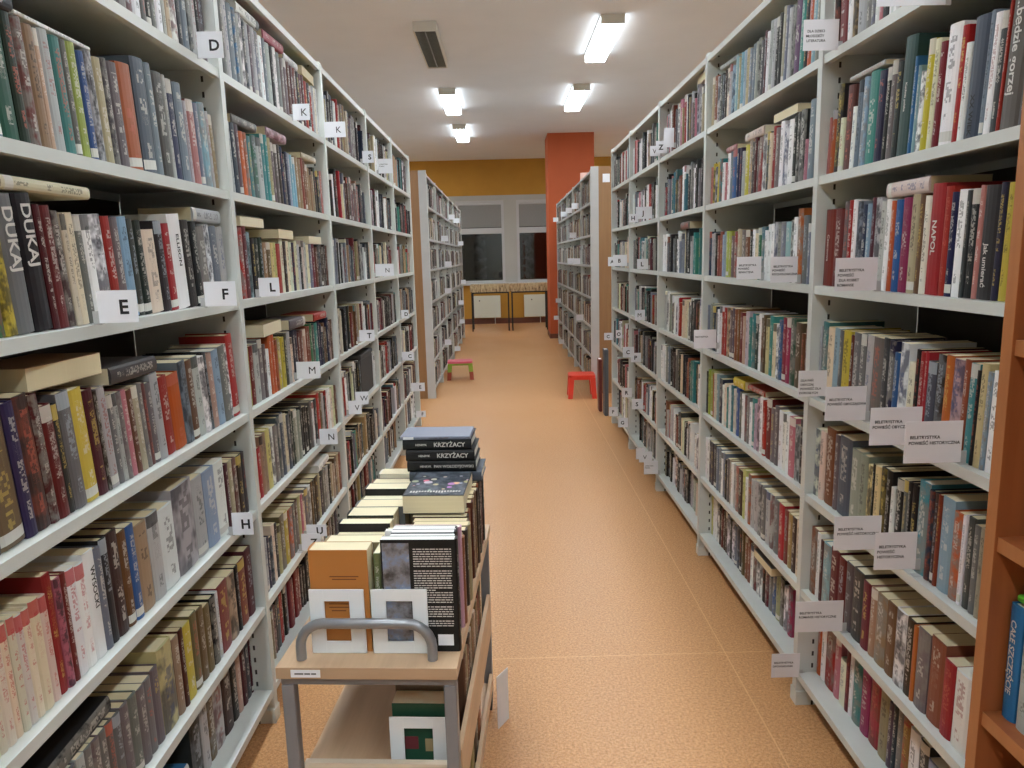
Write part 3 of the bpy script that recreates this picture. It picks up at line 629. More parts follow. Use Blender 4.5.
ORD = ['', 'top', 'second', 'third', 'fourth', 'fifth', 'sixth', 'lowest']
NTH = ['first', 'second', 'third', 'fourth', 'fifth', 'sixth', 'seventh', 'eighth', 'ninth', 'tenth', 'eleventh', 'twelfth', 'thirteenth', 'fourteenth', 'fifteenth', 'sixteenth', 'seventeenth', 'eighteenth', 'nineteenth', 'twentieth']
BAY = ['nearest bay', 'second bay', 'third bay', 'fourth bay', 'fifth bay']
USED = set()
def where(b): return ('left' if b['side'] == 'L' else 'right')+' rack, '+ORD[b['row']]+' shelf, '+BAY[b['bay']]
def label_book(b, rowlist):
    c = CN[b['c']]; i = rowlist.index(b)
    if b['flat']:
        fl = [q for q in rowlist if q['flat']]
        l = '%s book lying flat %s, %s' % (c, 'with its page edges outward' if b.get('turn') else 'on top of the upright ones', where(b))
        if b['row'] == 7 and b['side'] == 'L': l = '%s book in the flat pile, %s' % (c, where(b))
        if l in USED: l = '%s book lying flat, the farther one, %s' % (c, where(b))
        return l
    up = [q for q in rowlist if not q['flat']]; j = up.index(b)
    same = [q for q in up if q['c'] == b['c'] and q['y'] > .9]
    size = 'thick' if b['T'] > .036 else ('slim' if b['T'] < .022 else 'upright')
    if len(same) == 1: return '%s %s book, the only %s one, %s' % (size, c, c, where(b))
    def pair(q):
        k = up.index(q)
        return frozenset((up[k-1]['c'] if k else '-', up[k+1]['c'] if k < len(up)-1 else '-'))
    p = pair(b)
    if '-' not in p and sum(1 for q in same if pair(q) == p) == 1:
        n1, n2 = CN[up[j-1]['c']], CN[up[j+1]['c']]
        if n1 == n2: return '%s %s book between two %s ones, %s' % (size, c, n1, where(b))
        an = lambda q: ('an ' if q[0] in 'aeiou' else 'a ')+q
        return '%s %s book between %s and %s one, %s' % (size, c, an(n1), an(n2), where(b))
    k = sorted(same, key=lambda q: -q['y']).index(b)
    n = NTH[k] if k < len(NTH) else 'last'
    return '%s book, %s %s one counted from the far upright, %s' % (size if size != 'upright' else c, n, c, where(b))

def book_object(vs_, b, label, group, parent_m, name='book'):
    vs, fs, uv, pv, pf = book_geo(b['T'], b['H'], b['D'], b['hard'])
    n = len(vs)
    c, k = b['st']
    o = link(name, cover_mesh(name, vs, fs, uv, list(c)*n, list(k)*n, list(b['par'])*n))
    o.matrix_world = parent_m
    link('page_block', page_mesh('page_block', pv, pf, [b['tone']]*8), o)
    if label in USED: print('DUPLICATE LABEL', label)
    USED.add(label); tag(o, label, 'book', group)
    return o
rows = {}
for b in BOOKS: rows.setdefault((b['run'], b['side'], b['bay'], b['row']), []).append(b)
for v in rows.values(): v.sort(key=lambda q: q['y'])
bulk = ([], [], [], [], [], []); pbulk = ([], [], [])
def bulk_add(b):
    m = mtx_of(b); vs, fs, uv, pv, pf = book_geo(b['T'], b['H'], b['D'], b['hard'])
    o = len(bulk[0]); n = len(vs)
    bulk[0].extend(tuple(m @ Vector(p_)) for p_ in vs); bulk[1].extend(tuple(i+o for i in f) for f in fs); bulk[2].extend(uv)
    c, k = b['st']; bulk[3].extend(list(c)*n); bulk[4].extend(list(k)*n); bulk[5].extend(list(b['par'])*n)
    o = len(pbulk[0]); pbulk[0].extend(tuple(m @ Vector(p_)) for p_ in pv); pbulk[1].extend(tuple(i+o for i in f) for f in pf); pbulk[2].extend([b['tone']]*8)
SIDE = {'L': 'left', 'R': 'right'}
NAMED = {}
for key, lst in rows.items():
    for b in lst:
        if id(b) in SINGLE:
            grp = 'books on the %s rack, %s shelf' % (SIDE[b['side']], ORD[b['row']])
            o = book_object(None, b, label_book(b, lst), grp, mtx_of(b))
            b['obj'] = o
        else: bulk_add(b)
st = link('shelved_books', cover_mesh('shelved_books', *bulk), kind='stuff')
tag(st, 'all the smaller and farther books filling the rows of both racks', 'books')
sp = link('page_blocks', page_mesh('page_blocks', *pbulk), st, kind='stuff')
print('books', len(BOOKS), 'single', len(SINGLE))

# lettering that can be read on spines
def spine_title(b, txt, size, m, v=.62, extra=''):
    o = b['obj']; me = text_mesh(txt, size, size*.02).copy(); me.materials.clear(); me.materials.append(M_[m]); me.name = 'spine_title'
    t = link('spine_title', me, o)
    # lettering reads downwards: text x -> -z of the book, text y -> towards the local +/-y
    X = Vector((0, 0, -1)); Z = Vector((-1, 0, 0)); Y = Z.cross(X)
    mm = Matrix((X, Y, Z)).transposed().to_4x4(); mm.translation = Vector((-.0008, 0, b['H']*v)); t.matrix_local = mm
def pick(side, bay, row, code, n=0, thick=0):
    c = [b for b in BOOKS if b['side'] == side and b['bay'] == bay and b['row'] == row and b['c'] == code and not b['flat'] and b.get('obj') and b['T'] > thick]
    return c[n] if len(c) > n else None
for (a, txt, size, m, v) in ((('L', 0, 3, 'gy', 0), 'DUKAJ', .034, 'white_ink', .68), (('L', 0, 3, 'bk', 0, .02), 'DUKAJ', .034, 'white_ink', .70),
        (('L', 0, 3, 'wh', 2), 'ELLISON', .020, 'ink', .62), (('L', 0, 5, 'wh', 2), 'WYSOCKI', .018, 'ink', .66),
        (('R', 0, 3, 'rd', 1), 'NAPOL', .022, 'white_ink', .52), (('R', 0, 2, 'mu', 0), '...będzie gorzej', .026, 'white_ink', .62), (('R', 0, 2, 'fg', 0), 'Kuchnia polska', .010, 'white_ink', .5),
        (('R', 0, 3, 'ch', 0), 'Jak umierać', .017, 'white_ink', .3), (('R', 0, 3, 'dr', 1), 'Cesarzowa', .016, 'white_ink', .5), (('R', 0, 2, 'sl', 0), 'XX WIEK', .018, 'ink', .2)):
    b = pick(*a)
    if b: spine_title(b, txt, size, m, v); b['obj'].data.attributes['Par'].data.foreach_set('vector', [0.0, .5, 0.0001]*32)
    else: print('no book for', txt)

# ------------------------------------------------------------------ signs standing out from the shelf edges
SIGNS = [
('L',1.955,-0.744,-0.681,1.904,1.966,'D'),
('L',1.367,-0.745,-0.673,1.299,1.358,'E'),
('L',1.853,-0.744,-0.666,1.297,1.358,'F'),
('L',2.266,-0.744,-0.682,1.300,1.356,'L'),
('L',2.597,-0.744,-0.660,0.993,1.053,'M'),
('L',2.840,-0.743,-0.673,0.691,0.753,'N'),
('L',1.892,-0.744,-0.689,0.684,0.747,'H'),
('L',2.790,-0.743,-0.683,1.902,1.958,'K'),
('L',3.270,-0.743,-0.654,1.916,1.979,'K'),
('L',4.108,-0.741,-0.681,1.907,1.975,'S'),
('L',4.616,-0.740,-0.654,1.908,1.998,'*'),
('L',3.552,-0.742,-0.678,0.709,0.771,'W'),
('L',3.386,-0.742,-0.681,0.695,0.759,'V'),
('L',3.741,-0.742,-0.665,0.997,1.054,'T'),
('L',4.312,-0.741,-0.635,1.307,1.378,'N'),
('L',5.268,-0.739,-0.686,0.989,1.047,'D'),
('L',5.211,-0.739,-0.657,0.695,0.755,'C'),
('L',5.606,-0.739,-0.634,0.400,0.465,'E'),
('L',5.825,-0.739,-0.661,0.148,0.200,'F'),
('L',2.499,-0.744,-0.677,0.391,0.453,'Z'),
('L',2.570,-0.744,-0.671,0.415,0.460,'U'),
('R',3.879,0.822,0.873,1.924,2.017,''),
('R',4.039,0.814,0.873,1.916,1.979,'Z'),
('R',4.214,0.817,0.872,1.924,1.978,'V'),
('R',4.878,0.813,0.871,1.593,1.651,'H'),
('R',4.425,0.778,0.872,1.596,1.667,'J'),
('R',5.770,0.800,0.869,1.308,1.378,'A'),
('R',5.305,0.771,0.870,1.314,1.393,'B'),
('R',4.537,0.805,0.872,1.305,1.366,'L'),
('R',4.625,0.809,0.871,0.988,1.052,'M'),
('R',5.990,0.796,0.869,0.711,0.770,'C'),
('R',5.529,0.825,0.870,0.777,0.838,'O'),
('R',5.014,0.795,0.871,0.702,0.773,'C'),
('R',4.754,0.806,0.871,0.704,0.765,'P'),
('R',5.090,0.800,0.870,0.409,0.475,'R'),
('R',4.678,0.800,0.871,0.409,0.476,'S'),
('R',5.730,0.798,0.869,0.134,0.209,'F'),
('R',5.256,0.797,0.870,0.155,0.224,'G'),
('R',4.602,0.813,0.872,0.096,0.170,''),
('R',4.377,0.792,0.872,0.139,0.205,'V'),
('R',4.199,0.789,0.872,0.117,0.198,'*'),
('R',2.025,0.787,0.878,1.905,1.980,'4'),
('R',1.757,0.780,0.879,1.300,1.377,'4b'),
('R',2.547,0.792,0.876,1.303,1.379,'3'),
('R',2.233,0.797,0.877,1.303,1.379,'3b'),
('R',1.999,0.800,0.878,0.999,1.071,'4c'),
('R',1.775,0.779,0.879,0.981,1.066,'2'),
('R',1.532,0.770,0.880,0.982,1.064,'2b'),
('R',1.392,0.769,0.881,0.982,1.065,'2c'),
('R',1.668,0.767,0.879,0.689,0.773,'2d'),
('R',1.518,0.789,0.880,0.705,0.790,'3c'),
('R',1.835,0.752,0.879,0.389,0.476,'2e'),
('R',2.096,0.791,0.878,0.096,0.175,'2f'),
('R',3.065,0.782,0.875,1.002,1.080,'1'),
('R',1.549,0.744,0.879,1.865,1.906,''),
]
LINES = {'4': ['DLA DZIECI', 'MŁODZIEŻY', 'LITERATURA'], '4b': ['BELETRYSTYKA', 'POWIEŚĆ', 'DLA KOBIET', 'ROMANSE'], '3': ['BELETRYSTYKA', 'POWIEŚĆ', 'SENSACYJNA'], '3b': ['BELETRYSTYKA', 'POWIEŚĆ', 'PSYCHOLOGICZNA'],
 '4c': ['DLA PAŃ', 'OBYCZAJ', 'POWIEŚĆ DLA', 'DOROSŁYCH'], '2': ['BELETRYSTYKA', 'POWIEŚĆ OBYCZAJOWA'], '2b': ['BELETRYSTYKA', 'POWIEŚĆ OBYCZAJOWA'], '2c': ['BELETRYSTYKA', 'POWIEŚĆ HISTORYCZNA'],
 '2d': ['BELETRYSTYKA', 'POWIEŚĆ HISTORYCZNA'], '3c': ['BELETRYSTYKA', 'POWIEŚĆ', 'HISTORYCZNA'], '2e': ['BELETRYSTYKA', 'ROMANSE HISTORYCZNE'], '2f': ['BELETRYSTYKA', 'OPOWIADANIA'], '1': ['FANTASTYKA'], '*': ['LITERATURA', 'POLSKA']}
def row_of(zb): return min(range(7), key=lambda i: abs(ZS[i]-zb-.005))+1
def bay_of(ys, y): return max([i for i in range(5) if ys[i] <= y] or [0])
cnt = {}
for s, y, xa, xb, zb, zt, txt in SIGNS:
    row = row_of(zb); zb = max(zb, ZS[row-1]+.0008) if abs(zb-ZS[row-1]) < .006 else zb
    w = xb-xa; big = txt in LINES and txt != '*' ; m = M_['grey_card'] if big else M_['white_card']
    xc = (xa+xb)/2
    wh = '%s rack, %s shelf, %s' % (SIDE[s], ORD[row], BAY[bay_of(YL if s == 'L' else YR, y)])
    if len(txt) == 1 and txt != '*' and txt not in '1234': lab = 'white shelf card with the black letter %s, %s' % (txt, wh)
    elif txt == '': lab = 'blank pale shelf card, %s' % wh
    elif txt == '*': lab = 'small white shelf card with lines of fine print, %s' % wh
    else: lab = 'grey shelf card, %s line%s of print, %s' % (['', 'one', 'two', 'three', 'four'][len(LINES[txt])], '' if len(LINES[txt]) == 1 else 's', wh)
    if txt == '2b': lab = 'grey shelf card with two print lines, between two others, right rack, fourth shelf, nearest bay'
    if txt == '2c': lab = 'largest grey shelf card with two print lines, right rack, fourth shelf, nearest bay'
    if txt == '2': lab = 'grey shelf card with two print lines, farthest of three, right rack, fourth shelf, nearest bay'
    if lab in USED: lab += ', nearer one'
    USED.add(lab)
    t = thing('shelf_sign', lab, 'sign', (xc, y, zb), 0, 'letter cards on the %s rack' % SIDE[s] if not big else 'print cards on the right rack')
    sg = -1 if s == 'L' else 1
    MB().box(-w/2, w/2, -.0008, .0008, 0, zt-zb).build('card', m, t)
    # metal clip holding the card to the shelf edge
    c = MB(); e = sg*w/2
    xs_ = sorted((e-sg*.004, e+sg*.012)); c.box(xs_[0], xs_[1], .001, .003, -.003 if zb > ZS[row-1] else 0.0, .022)
    xs_ = sorted((e+sg*.0, e+sg*.018)); c.box(xs_[0], xs_[1], .001, .018, ZS[row-1]-zb+.0002, ZS[row-1]-zb+.0015)
    c.build('clip', M_['shelf_grey'], t)
    up = Matrix(((1, 0, 0, 0), (0, 0, -1, -.0014), (0, 1, 0, 0), (0, 0, 0, 1)))
    if len(txt) == 1 and txt not in '*1234':
        h = zt-zb; off = (.16 if s == 'L' else -.05)*w
        mm = up.copy(); mm.translation = Vector((off, -.0014, h*.46)); text_obj('letter', txt, .036, M_['ink'], t, mm, 0.0 if txt in 'MWNKV' else .001)
    elif txt in LINES:
        ls = LINES[txt]; h = zt-zb; size = min(.0086, .92*w/(.62*max(len(q) for q in ls)))
        for i, q in enumerate(ls):
            mm = up.copy(); wq = len(q)*size*.62
            mm.translation = Vector((-w/2+.06*w+wq/2, -.0014, h*.62-i*size*1.35)); text_obj('print_line', q, size, M_['ink'] if txt != '*' else M_['soft_ink'], t, mm, .0002)
# small white cards on the farther racks, too far to read
k = 0
for s, zrow, y in (('L',1,10.2),('L',1,11.2),('L',2,8.9),('L',2,12.1),('L',3,9.3),('L',4,9.1),('L',4,12.4),('L',5,11.6),('L',6,8.8),('L',6,11.7),('L',7,10.4),('R',1,8.6),('R',1,9.4),('R',1,10.2),('R',1,11.7),('R',2,8.9),('R',3,8.5),('R',3,9.2),('R',5,8.2),('R',5,11.4),('R',6,11.9),('R',7,10.9)):
    x = face(s, y); z = ZS[zrow-1]; sg = 1 if s == 'L' else -1
    ys_ = YBL if s == 'L' else YBR; bi = max(i for i in range(len(ys_)-1) if ys_[i] <= y)
    lab = 'tiny white card on the farther %s rack, %s shelf, %s' % (SIDE[s], ORD[zrow], ['nearest bay', 'second bay', 'third bay', 'fourth bay', 'fifth bay', 'sixth bay'][bi])
    if lab in USED: lab += ', farther one'
    USED.add(lab); a, b_ = sorted((x+sg*.004, x+sg*.085))
    o = MB().box(a-x, b_-x, -.001, .001, 0, .065).box(*sorted((-sg*.012, sg*.006)), -.001, .02, 0.0002, .002).build('shelf_sign', M_['white_card'], None, (x, y, z+.0003))
    tag(o, lab, 'sign', 'cards on the farther racks')

# ------------------------------------------------------------------ archive box, folders, loose paper
b_ = MB(); 
t = thing('archive_box', 'dark grey archive box among books, left rack, fifth shelf, third bay', 'box', (face('L', 4.0)-.16, 4.02, ZS[4]+.0008))
MB().bev(-.13, .14, -.17, .17, 0, .20, .004).build('body', mat('dark_grey_board', rgb(66, 66, 68), .7), t)
MB().bev(-.133, .143, -.173, .173, .201, .225, .004).build('lid', mat('dark_grey_board_lid', rgb(72, 72, 74), .7), t)
BOOKS_REMOVED = 0

# ------------------------------------------------------------------ wooden bookcase in the right foreground
t = thing('wooden_bookcase', 'brown wooden bookcase cut off by the right edge of the picture', 'bookshelf', (.80, .30, 0))
H_ = 2.05
for nm, y0, y1 in (('side_panel', .857, .882), ('side_panel', 0, .025)):
    o = MB().box(.0012, .30, y0, y1, 0, H_).build(nm, M_['cabinet'], t); MB().box(0, .0012, y0, y1, 0, H_).build('edging', M_['cabinet_edge'], o)
for z in (2.05, 1.63, 1.25, .922, .605, .30, .08):
    o = MB().box(.0062, .29, .0255, .8565, z-.025, z).build('shelf', M_['cabinet'], t); MB().box(.005, .0062, .0255, .8565, z-.025, z).build('edging', M_['cabinet_edge'], o)
MB().box(.2905, .299, .0255, .8565, .04, 2.04).build('back_panel', M_['cabinet'], t)
def case_book(y, T, H, D, c, z, label, x=.83):
    b = dict(T=T, H=H, D=D, hard=True, st=style_of(c, rnd), par=(rnd.uniform(0, 90), .5, H/T), tone=.6)
    o = book_object(None, b, label, 'books in the wooden bookcase', Matrix.Translation((x, y, z+.0006)))
    b['obj'] = o; return b
cb = case_book(1.135, .030, .205, .14, 'bl', .605, 'blue book with white title in the wooden bookcase, against its side panel')
cb['st'] = (rgb(40, 112, 165), rgb(235, 235, 235))
for n_, v_ in (('Col', rgb(36, 108, 160)),): cb['obj'].data.attributes[n_].data.foreach_set('color', list(v_)*32)
cb['obj'].data.attributes['Par'].data.foreach_set('vector', [0.0, .5, 0.0001]*32)
spine_title(cb, 'CAŁE SZCZĘŚCIE', .017, 'white_ink', .55)
case_book(1.098, .034, .20, .14, 'lg', .605, 'pale grey book beside the blue one in the wooden bookcase')
case_book(1.058, .036, .19, .14, 'dk', .605, 'blackish book third from the side panel in the wooden bookcase')
case_book(1.12, .04, .19, .14, 'br', .30, 'brown book on the lower shelf of the wooden bookcase, by its side panel')
case_book(1.075, .036, .18, .14, 'ol', .30, 'olive book on the lower shelf of the wooden bookcase')
g = MB().bev(-.0, .05, -.014, .014, 0, .012, .003).build('green_box', mat('bright_green_card', rgb(98, 190, 50), .5), None, (.84, 1.135, .8125)); tag(g, 'small bright green box on top of the blue book in the wooden bookcase', 'box')

# ------------------------------------------------------------------ book trolley
CO = Vector((-.298, 1.36, 0)); CA = -R(3.6)
CM = Matrix.Translation(CO) @ Matrix.Rotation(CA, 4, 'Z')
t = thing('book_trolley', 'wooden and grey steel trolley loaded with books in the aisle', 'trolley', CO, CA)
W_, L_ = .183, .80
o = MB().box(-W_, W_, .0012, L_, .576, .600).build('top_board', M_['beech'], t); MB().box(-W_, W_, 0, .0012, .576, .600).build('edging', M_['beech_edge'], o)
o = MB().box(-.152, -.092, -.0012, -.0002, .580, .596).build('name_plate', M_['white_card'], t)
pl = MB()
for k_, (a, b2) in enumerate(((-.144, -.126), (-.124, -.112), (-.110, -.100))): pl.box(a, b2, -.0018, -.0013, .5865, .5895)
pl.build('plate_print', M_['soft_ink'], o)
def rail(name, a, b, c, d, e, f): return MB().bev(a, b, c, d, e, f, .002).build(name, M_['cart_steel'], t)
for x in (-W_+.004, W_-.030):
    for y in (.012, L_-.036): rail('leg', x, x+.026, y, y+.026, .075, .555)
for y in (.012, L_-.036): rail('cross_rail', -W_+.004, W_-.004, y, y+.026, .5555, .5755)
for x in (-W_+.004, W_-.030): rail('side_rail', x, x+.026, .0385, L_-.0365, .5555, .5755)
MB().box(-.178, .170, .045, L_-.045, .285, .300).build('middle_shelf', M_['beech'], t)
MB().box(-.151, .151, .030, .0445, .27, .366).build('front_lip', mat('pale_lip', rgb(214, 200, 180), .5), t)
MB().box(.1705, .181, .040, L_-.04, .27, .392).build('side_lip', M_['beech'], t)
MB().box(-.178, .170, .045, L_-.045, .085, .100).build('bottom_shelf', M_['beech'], t)
MB().box(.1705, .181, .040, L_-.04, .085, .13).build('side_lip', M_['beech'], t)
pts = []
x0, x1, zt_, rr = -.140, .130, .678, .05
for k_ in range(7):
    a = math.pi - k_*math.pi/12; pts.append((x0+rr+rr*math.cos(a), .034-(.0), zt_-rr+rr*math.sin(a)))
for k_ in range(7):
    a = math.pi/2 - k_*math.pi/12; pts.append((x1-rr+rr*math.cos(a), .034, zt_-rr+rr*math.sin(a)))
MB().tube([(x0, .034, .6005)]+pts+[(x1, .034, .6005)], .0105, 16).build('push_handle', M_['handle'], t)
for x in (-W_+.017, W_-.017):
    for y in (.025, L_-.025):
        w = MB().cyl((x, y, .0265), .026, .018, 'x', 20).build('castor_wheel', M_['rubber'], t)
        MB().box(x-.013, x+.013, y-.012, y+.012, .0535, .0745).build('castor_fork', M_['cart_steel'], w)
# books on the trolley: thickness runs along its length
def cart_book(x, y, T, H, D, c, face_dir, z, label, tone=None, lean=0, style=None, hard=False, flat=None):
    b = dict(T=T, H=H, D=D, hard=hard, st=style_of(c, rnd), par=(rnd.uniform(0, 90), rnd.random() if style is None else style, H/T), tone=tone if tone is not None else page_tone(c, rnd))
    if flat:   # lying: spine towards the viewer, height across the trolley
        X = Vector((0, 1, 0)); Y = Vector((0, 0, 1)); Z = X.cross(Y)     # Z=(1,0,0)
        if flat == 'pages': X = Vector((0, -1, 0)); Z = X.cross(Y)
        m = Matrix((X, Y, Z)).transposed().to_4x4()
        m.translation = Vector((x - (H/2 if Z.x > 0 else -H/2), y if flat != 'pages' else y+D, z+T/2))
        m = CM @ m
    else:
        rot = {'left': 0, 'right': math.pi, 'front': math.pi/2}[face_dir]
        m = CM @ Matrix.Translation((x, y, z+abs(math.sin(R(lean)))*T/2+.0006)) @ Matrix.Rotation(rot, 4, 'Z') @ Matrix.Rotation(R(lean)*(1 if face_dir == 'left' else -1), 4, 'X')
    o = book_object(None, b, label, 'books on the trolley', m); b['obj'] = o; b['m'] = m
    return b
rc = random.Random(3)
y = .062; ZT = .600
# left column, spines to the left
first = cart_book(-.125, y+.024, .046, .222, .125, 'tn', 'left', ZT, 'thick orange-brown book at the front of the trolley, behind the left bookend', .55)
for n_, v_ in (('Col', rgb(186, 122, 60)),): first['obj'].data.attributes[n_].data.foreach_set('color', list(v_)*32)
y += .049
cols = 'br tn db bk tn dk gy ol bk br tn cr bk'.split()
names = {}
i = 0; leftc = []
while y < .70:
    T = rc.uniform(.034, .062); c = cols[i % len(cols)]; H = rc.uniform(.188, .212)
    leftc.append((y, T, c, H)); y += T+.0012; i += 1
for i, (y, T, c, H) in enumerate(leftc):
    prev = 'orange-brown' if i == 0 else CN[leftc[i-1][2]]; nxt = CN[leftc[i+1][2]] if i+1 < len(leftc) else None
    lab = 'cream-edged %s book in the trolley\'s left row, %s from its front' % (CN[c], NTH[i+1])
    cart_book(-.125+rc.uniform(0, .012), y+T/2, T, H, rc.uniform(.112, .13), c, 'left', ZT, lab, rc.choice([.62, .7, .78, .6]))
cart_book(.0135, .085, .014, .205, .15, 'ol', 'front', ZT, 'olive green book with its spine to the front between the trolley\'s two rows')
# right column, spines to the right
blk = cart_book(.184, .075, .022, .243, .156, 'bk', 'right', ZT, 'tall black book showing its printed back cover at the front of the trolley', 1.0, style=.5)
y = .088; RC = [('wh', .017, .240, 1.0), ('bk', .02, .242, 1.0), ('wh', .012, .238, 1.0), ('dg', .022, .236, 1.0), ('lp', .016, .232, .9), ('rb', .024, .2, .6), ('br', .03, .186, .5), ('tn', .028, .182, .5), ('db', .026, .185, .5), ('tn', .03, .187, .5), ('br', .03, .184, .4),
                ('db', .028, .186, .5), ('rb', .03, .188, .5), ('mr', .026, .2, .5), ('tn', .03, .203, .5), ('br', .034, .204, .5), ('db', .032, .2, .5), ('rb', .032, .203, .5), ('bk', .03, .204, .5), ('br', .032, .2, .5), ('mr', .03, .202, .5), ('bk', .03, .203, .5)]
RC = [q for q in RC]; rights = []
for i, (c, T, H, tone) in enumerate(RC):
    if y+T > .775: break
    lab = '%s book in the trolley\'s right row, %s from its front' % (CN[c], NTH[i+1] if i+1 < len(NTH) else 'far down')
    if lab in USED: lab = '%s book in the trolley\'s right row, %s' % (CN[c], ['seventeenth', 'eighteenth', 'nineteenth', 'twentieth', 'rearmost'][i-15])
    cart_book(.184-rc.uniform(0, .012), y+T/2, T, H, rc.uniform(.13, .15), c, 'right', ZT, lab, tone, style=rc.random()*.1+.44)
    y += T+.001
# printed back cover of the black book: picture on the left, lines of text on the right
o = blk['obj']
# local: x depth from the spine, y thickness (front face towards the viewer), z height
yf = .0113
pm = mat('printed_landscape', rgb(120, 126, 140), .5); nt_ = NT(pm); c_ = nt_.coord()
nt_.put(nt_.b.inputs['Base Color'], nt_.ramp(nt_.noise(c_, 26, 5, .65), [(.34, rgb(62, 58, 56)), (.5, rgb(132, 130, 134)), (.62, rgb(128, 146, 178)), (.72, rgb(196, 186, 176))]))
MB().box(.098, .153, yf, yf+.0004, .004, .236).build('cover_picture', pm, o)
tx = MB(); rr_ = random.Random(9); z = .222
while z > .052:
    if rr_.random() < .1: z -= .005; continue
    x = .090; xe = .012 + (rr_.uniform(0, .05) if rr_.random() < .2 else 0)
    while x > xe:
        w = rr_.uniform(.004, .012); tx.box(max(xe, x-w), x, yf, yf+.0003, z, z+.0019); x -= w+.0016
    z -= .0052
tx.build('cover_text', M_['white_ink'], o)
MB().box(.014, .046, yf, yf+.0004, .014, .038).build('barcode_label', M_['white_card'], o)
o = first['obj']; tx = MB()
for z, a, b2 in ((.164, .045, .105), (.158, .05, .1), (.112, .04, .112), (.1045, .04, .11), (.097, .04, .108), (.0895, .045, .075), (.05, .055, .1)): tx.box(a, b2, -.0234, -.0231, z, z+.0022)
tx.build('cover_text', mat('brown_print', rgb(110, 62, 26), .6), o)
# bookends
def bookend(x, y, z, w, h, hw, label):
    t = thing('bookend', label, 'bookend', CM @ Vector((x, y, z)), CA, 'white bookends on the trolley')
    a = (w-hw[0])/2; z0, z1 = h*.19, h*.19+hw[1]
    m = MB(); m.bev(-w/2, -w/2+a, -.002, .002, 0, h, .0008); m.bev(w/2-a, w/2, -.002, .002, 0, h, .0008)
    m.bev(-w/2+a-.001, w/2-a+.001, -.002, .002, 0, z0, .0008); m.bev(-w/2+a-.001, w/2-a+.001, -.002, .002, z1, h, .0008)
    m.build('plate', M_['plate'], t)
    return t
bookend(-.067, .0575, .6004, .114, .140, (.052, .088), 'white bookend with a square hole, before the orange-brown book on the trolley')
bookend(.062, .0575, .6004, .116, .140, (.054, .088), 'white bookend with a square hole, before the black book on the trolley')
bookend(.082, .085, .3008, .124, .136, (.062, .084), 'white bookend with a square hole on the trolley\'s middle shelf')
# pile on the right row
fb = cart_book(.088, .365, .046, .150, .20, 'ch', None, .7905, 'thick book lying flat with a flowered dark cover and cream page edges, on the trolley', .55, flat='pages')
fm = mat('flowered_cover', rgb(60, 66, 78), .4); nt_ = NT(fm); c_ = nt_.coord()
vor = nt_.new('ShaderNodeTexVoronoi'); nt_.put(vor.inputs['Vector'], c_); vor.inputs['Scale'].default_value = 38
s_ = nt_.sep(c_)
blob = nt_.math('LESS_THAN', nt_.math('ADD', vor.outputs['Distance'], nt_.math('MULTIPLY', nt_.math('ABSOLUTE', nt_.math('SUBTRACT', s_[0], .10)), 5.0)), .46)
nt_.put(nt_.b.inputs['Base Color'], nt_.mix(blob, nt_.ramp(nt_.noise(c_, 60, 3), [(.4, rgb(44, 50, 60)), (.6, rgb(92, 98, 108))]), nt_.mix(.55, vor.outputs['Color'], rgb(214, 150, 165))))
o = fb['obj']
MB().box(.003, .196, .0232, .0236, .003, .147).build('cover_picture', fm, o)
tx = MB(); rr_ = random.Random(4); 
for zz_ in range(18): tx.box(.165, .165+rr_.uniform(.008, .016), .0237, .0240, .012+zz_*.007, .0165+zz_*.007)
tx.build('cover_title', M_['white_ink'], o)
z = .8056
stack = [('sl', .026, .196, 'slate book at the bottom of the dark pile on the trolley'), ('bk', .030, .186, 'black book with fine white print, second from the bottom of the trolley\'s pile'),
         ('bk', .029, .186, 'black book with white title, middle of the trolley\'s pile'), ('bk', .028, .186, 'black book with white title, just under the grey one on the trolley\'s pile'), ('sg', .009, .188, 'thin blue-grey book with a white label topping the pile on the trolley')]
for i, (c, T, H, lab) in enumerate(stack):
    b = cart_book(.078+[.010, .0, -.002, -.010, -.014][i], .575+[0, .003, .0, .004, .002][i], T, H, .135 if i < 4 else .115, c, None, z, lab, .9, style=.5, flat='spine', hard=True)
    b['obj'].data.attributes['Par'].data.foreach_set('vector', [0.0, .5, 0.0001]*32)
    mt = M_['white_ink']; o = b['obj']
    X = Vector((0, 0, 1)); Z = Vector((-1, 0, 0)); Y = Z.cross(X)
    def onspine(name, s_, size, at, m_=mt):
        me = text_mesh(s_, size, size*.02).copy(); me.materials.clear(); me.materials.append(m_); q = link(name, me, o)
        mm = Matrix((X, Y, Z)).transposed().to_4x4(); mm.translation = Vector((-.0007, 0, at)); q.matrix_local = mm
    if i == 0: onspine('spine_title', 'SIENKIEWICZ  QUO VADIS   TOM 2', .0095, H*.5)
    elif i == 4: MB().box(-.0009, -.0003, -.0035, .0035, .008, .036).build('spine_label', M_['white_card'], o); onspine('spine_title', 'OGNIEM I MIECZEM', .006, H*.55, M_['soft_ink'])
    else: onspine('spine_title', 'KRZYŻACY' if i > 1 else 'PAN WOŁODYJOWSKI', .0165 if i > 1 else .0105, H*.68); onspine('author_line', 'HENRYK', .008, H*.27)
    z += T+.0008
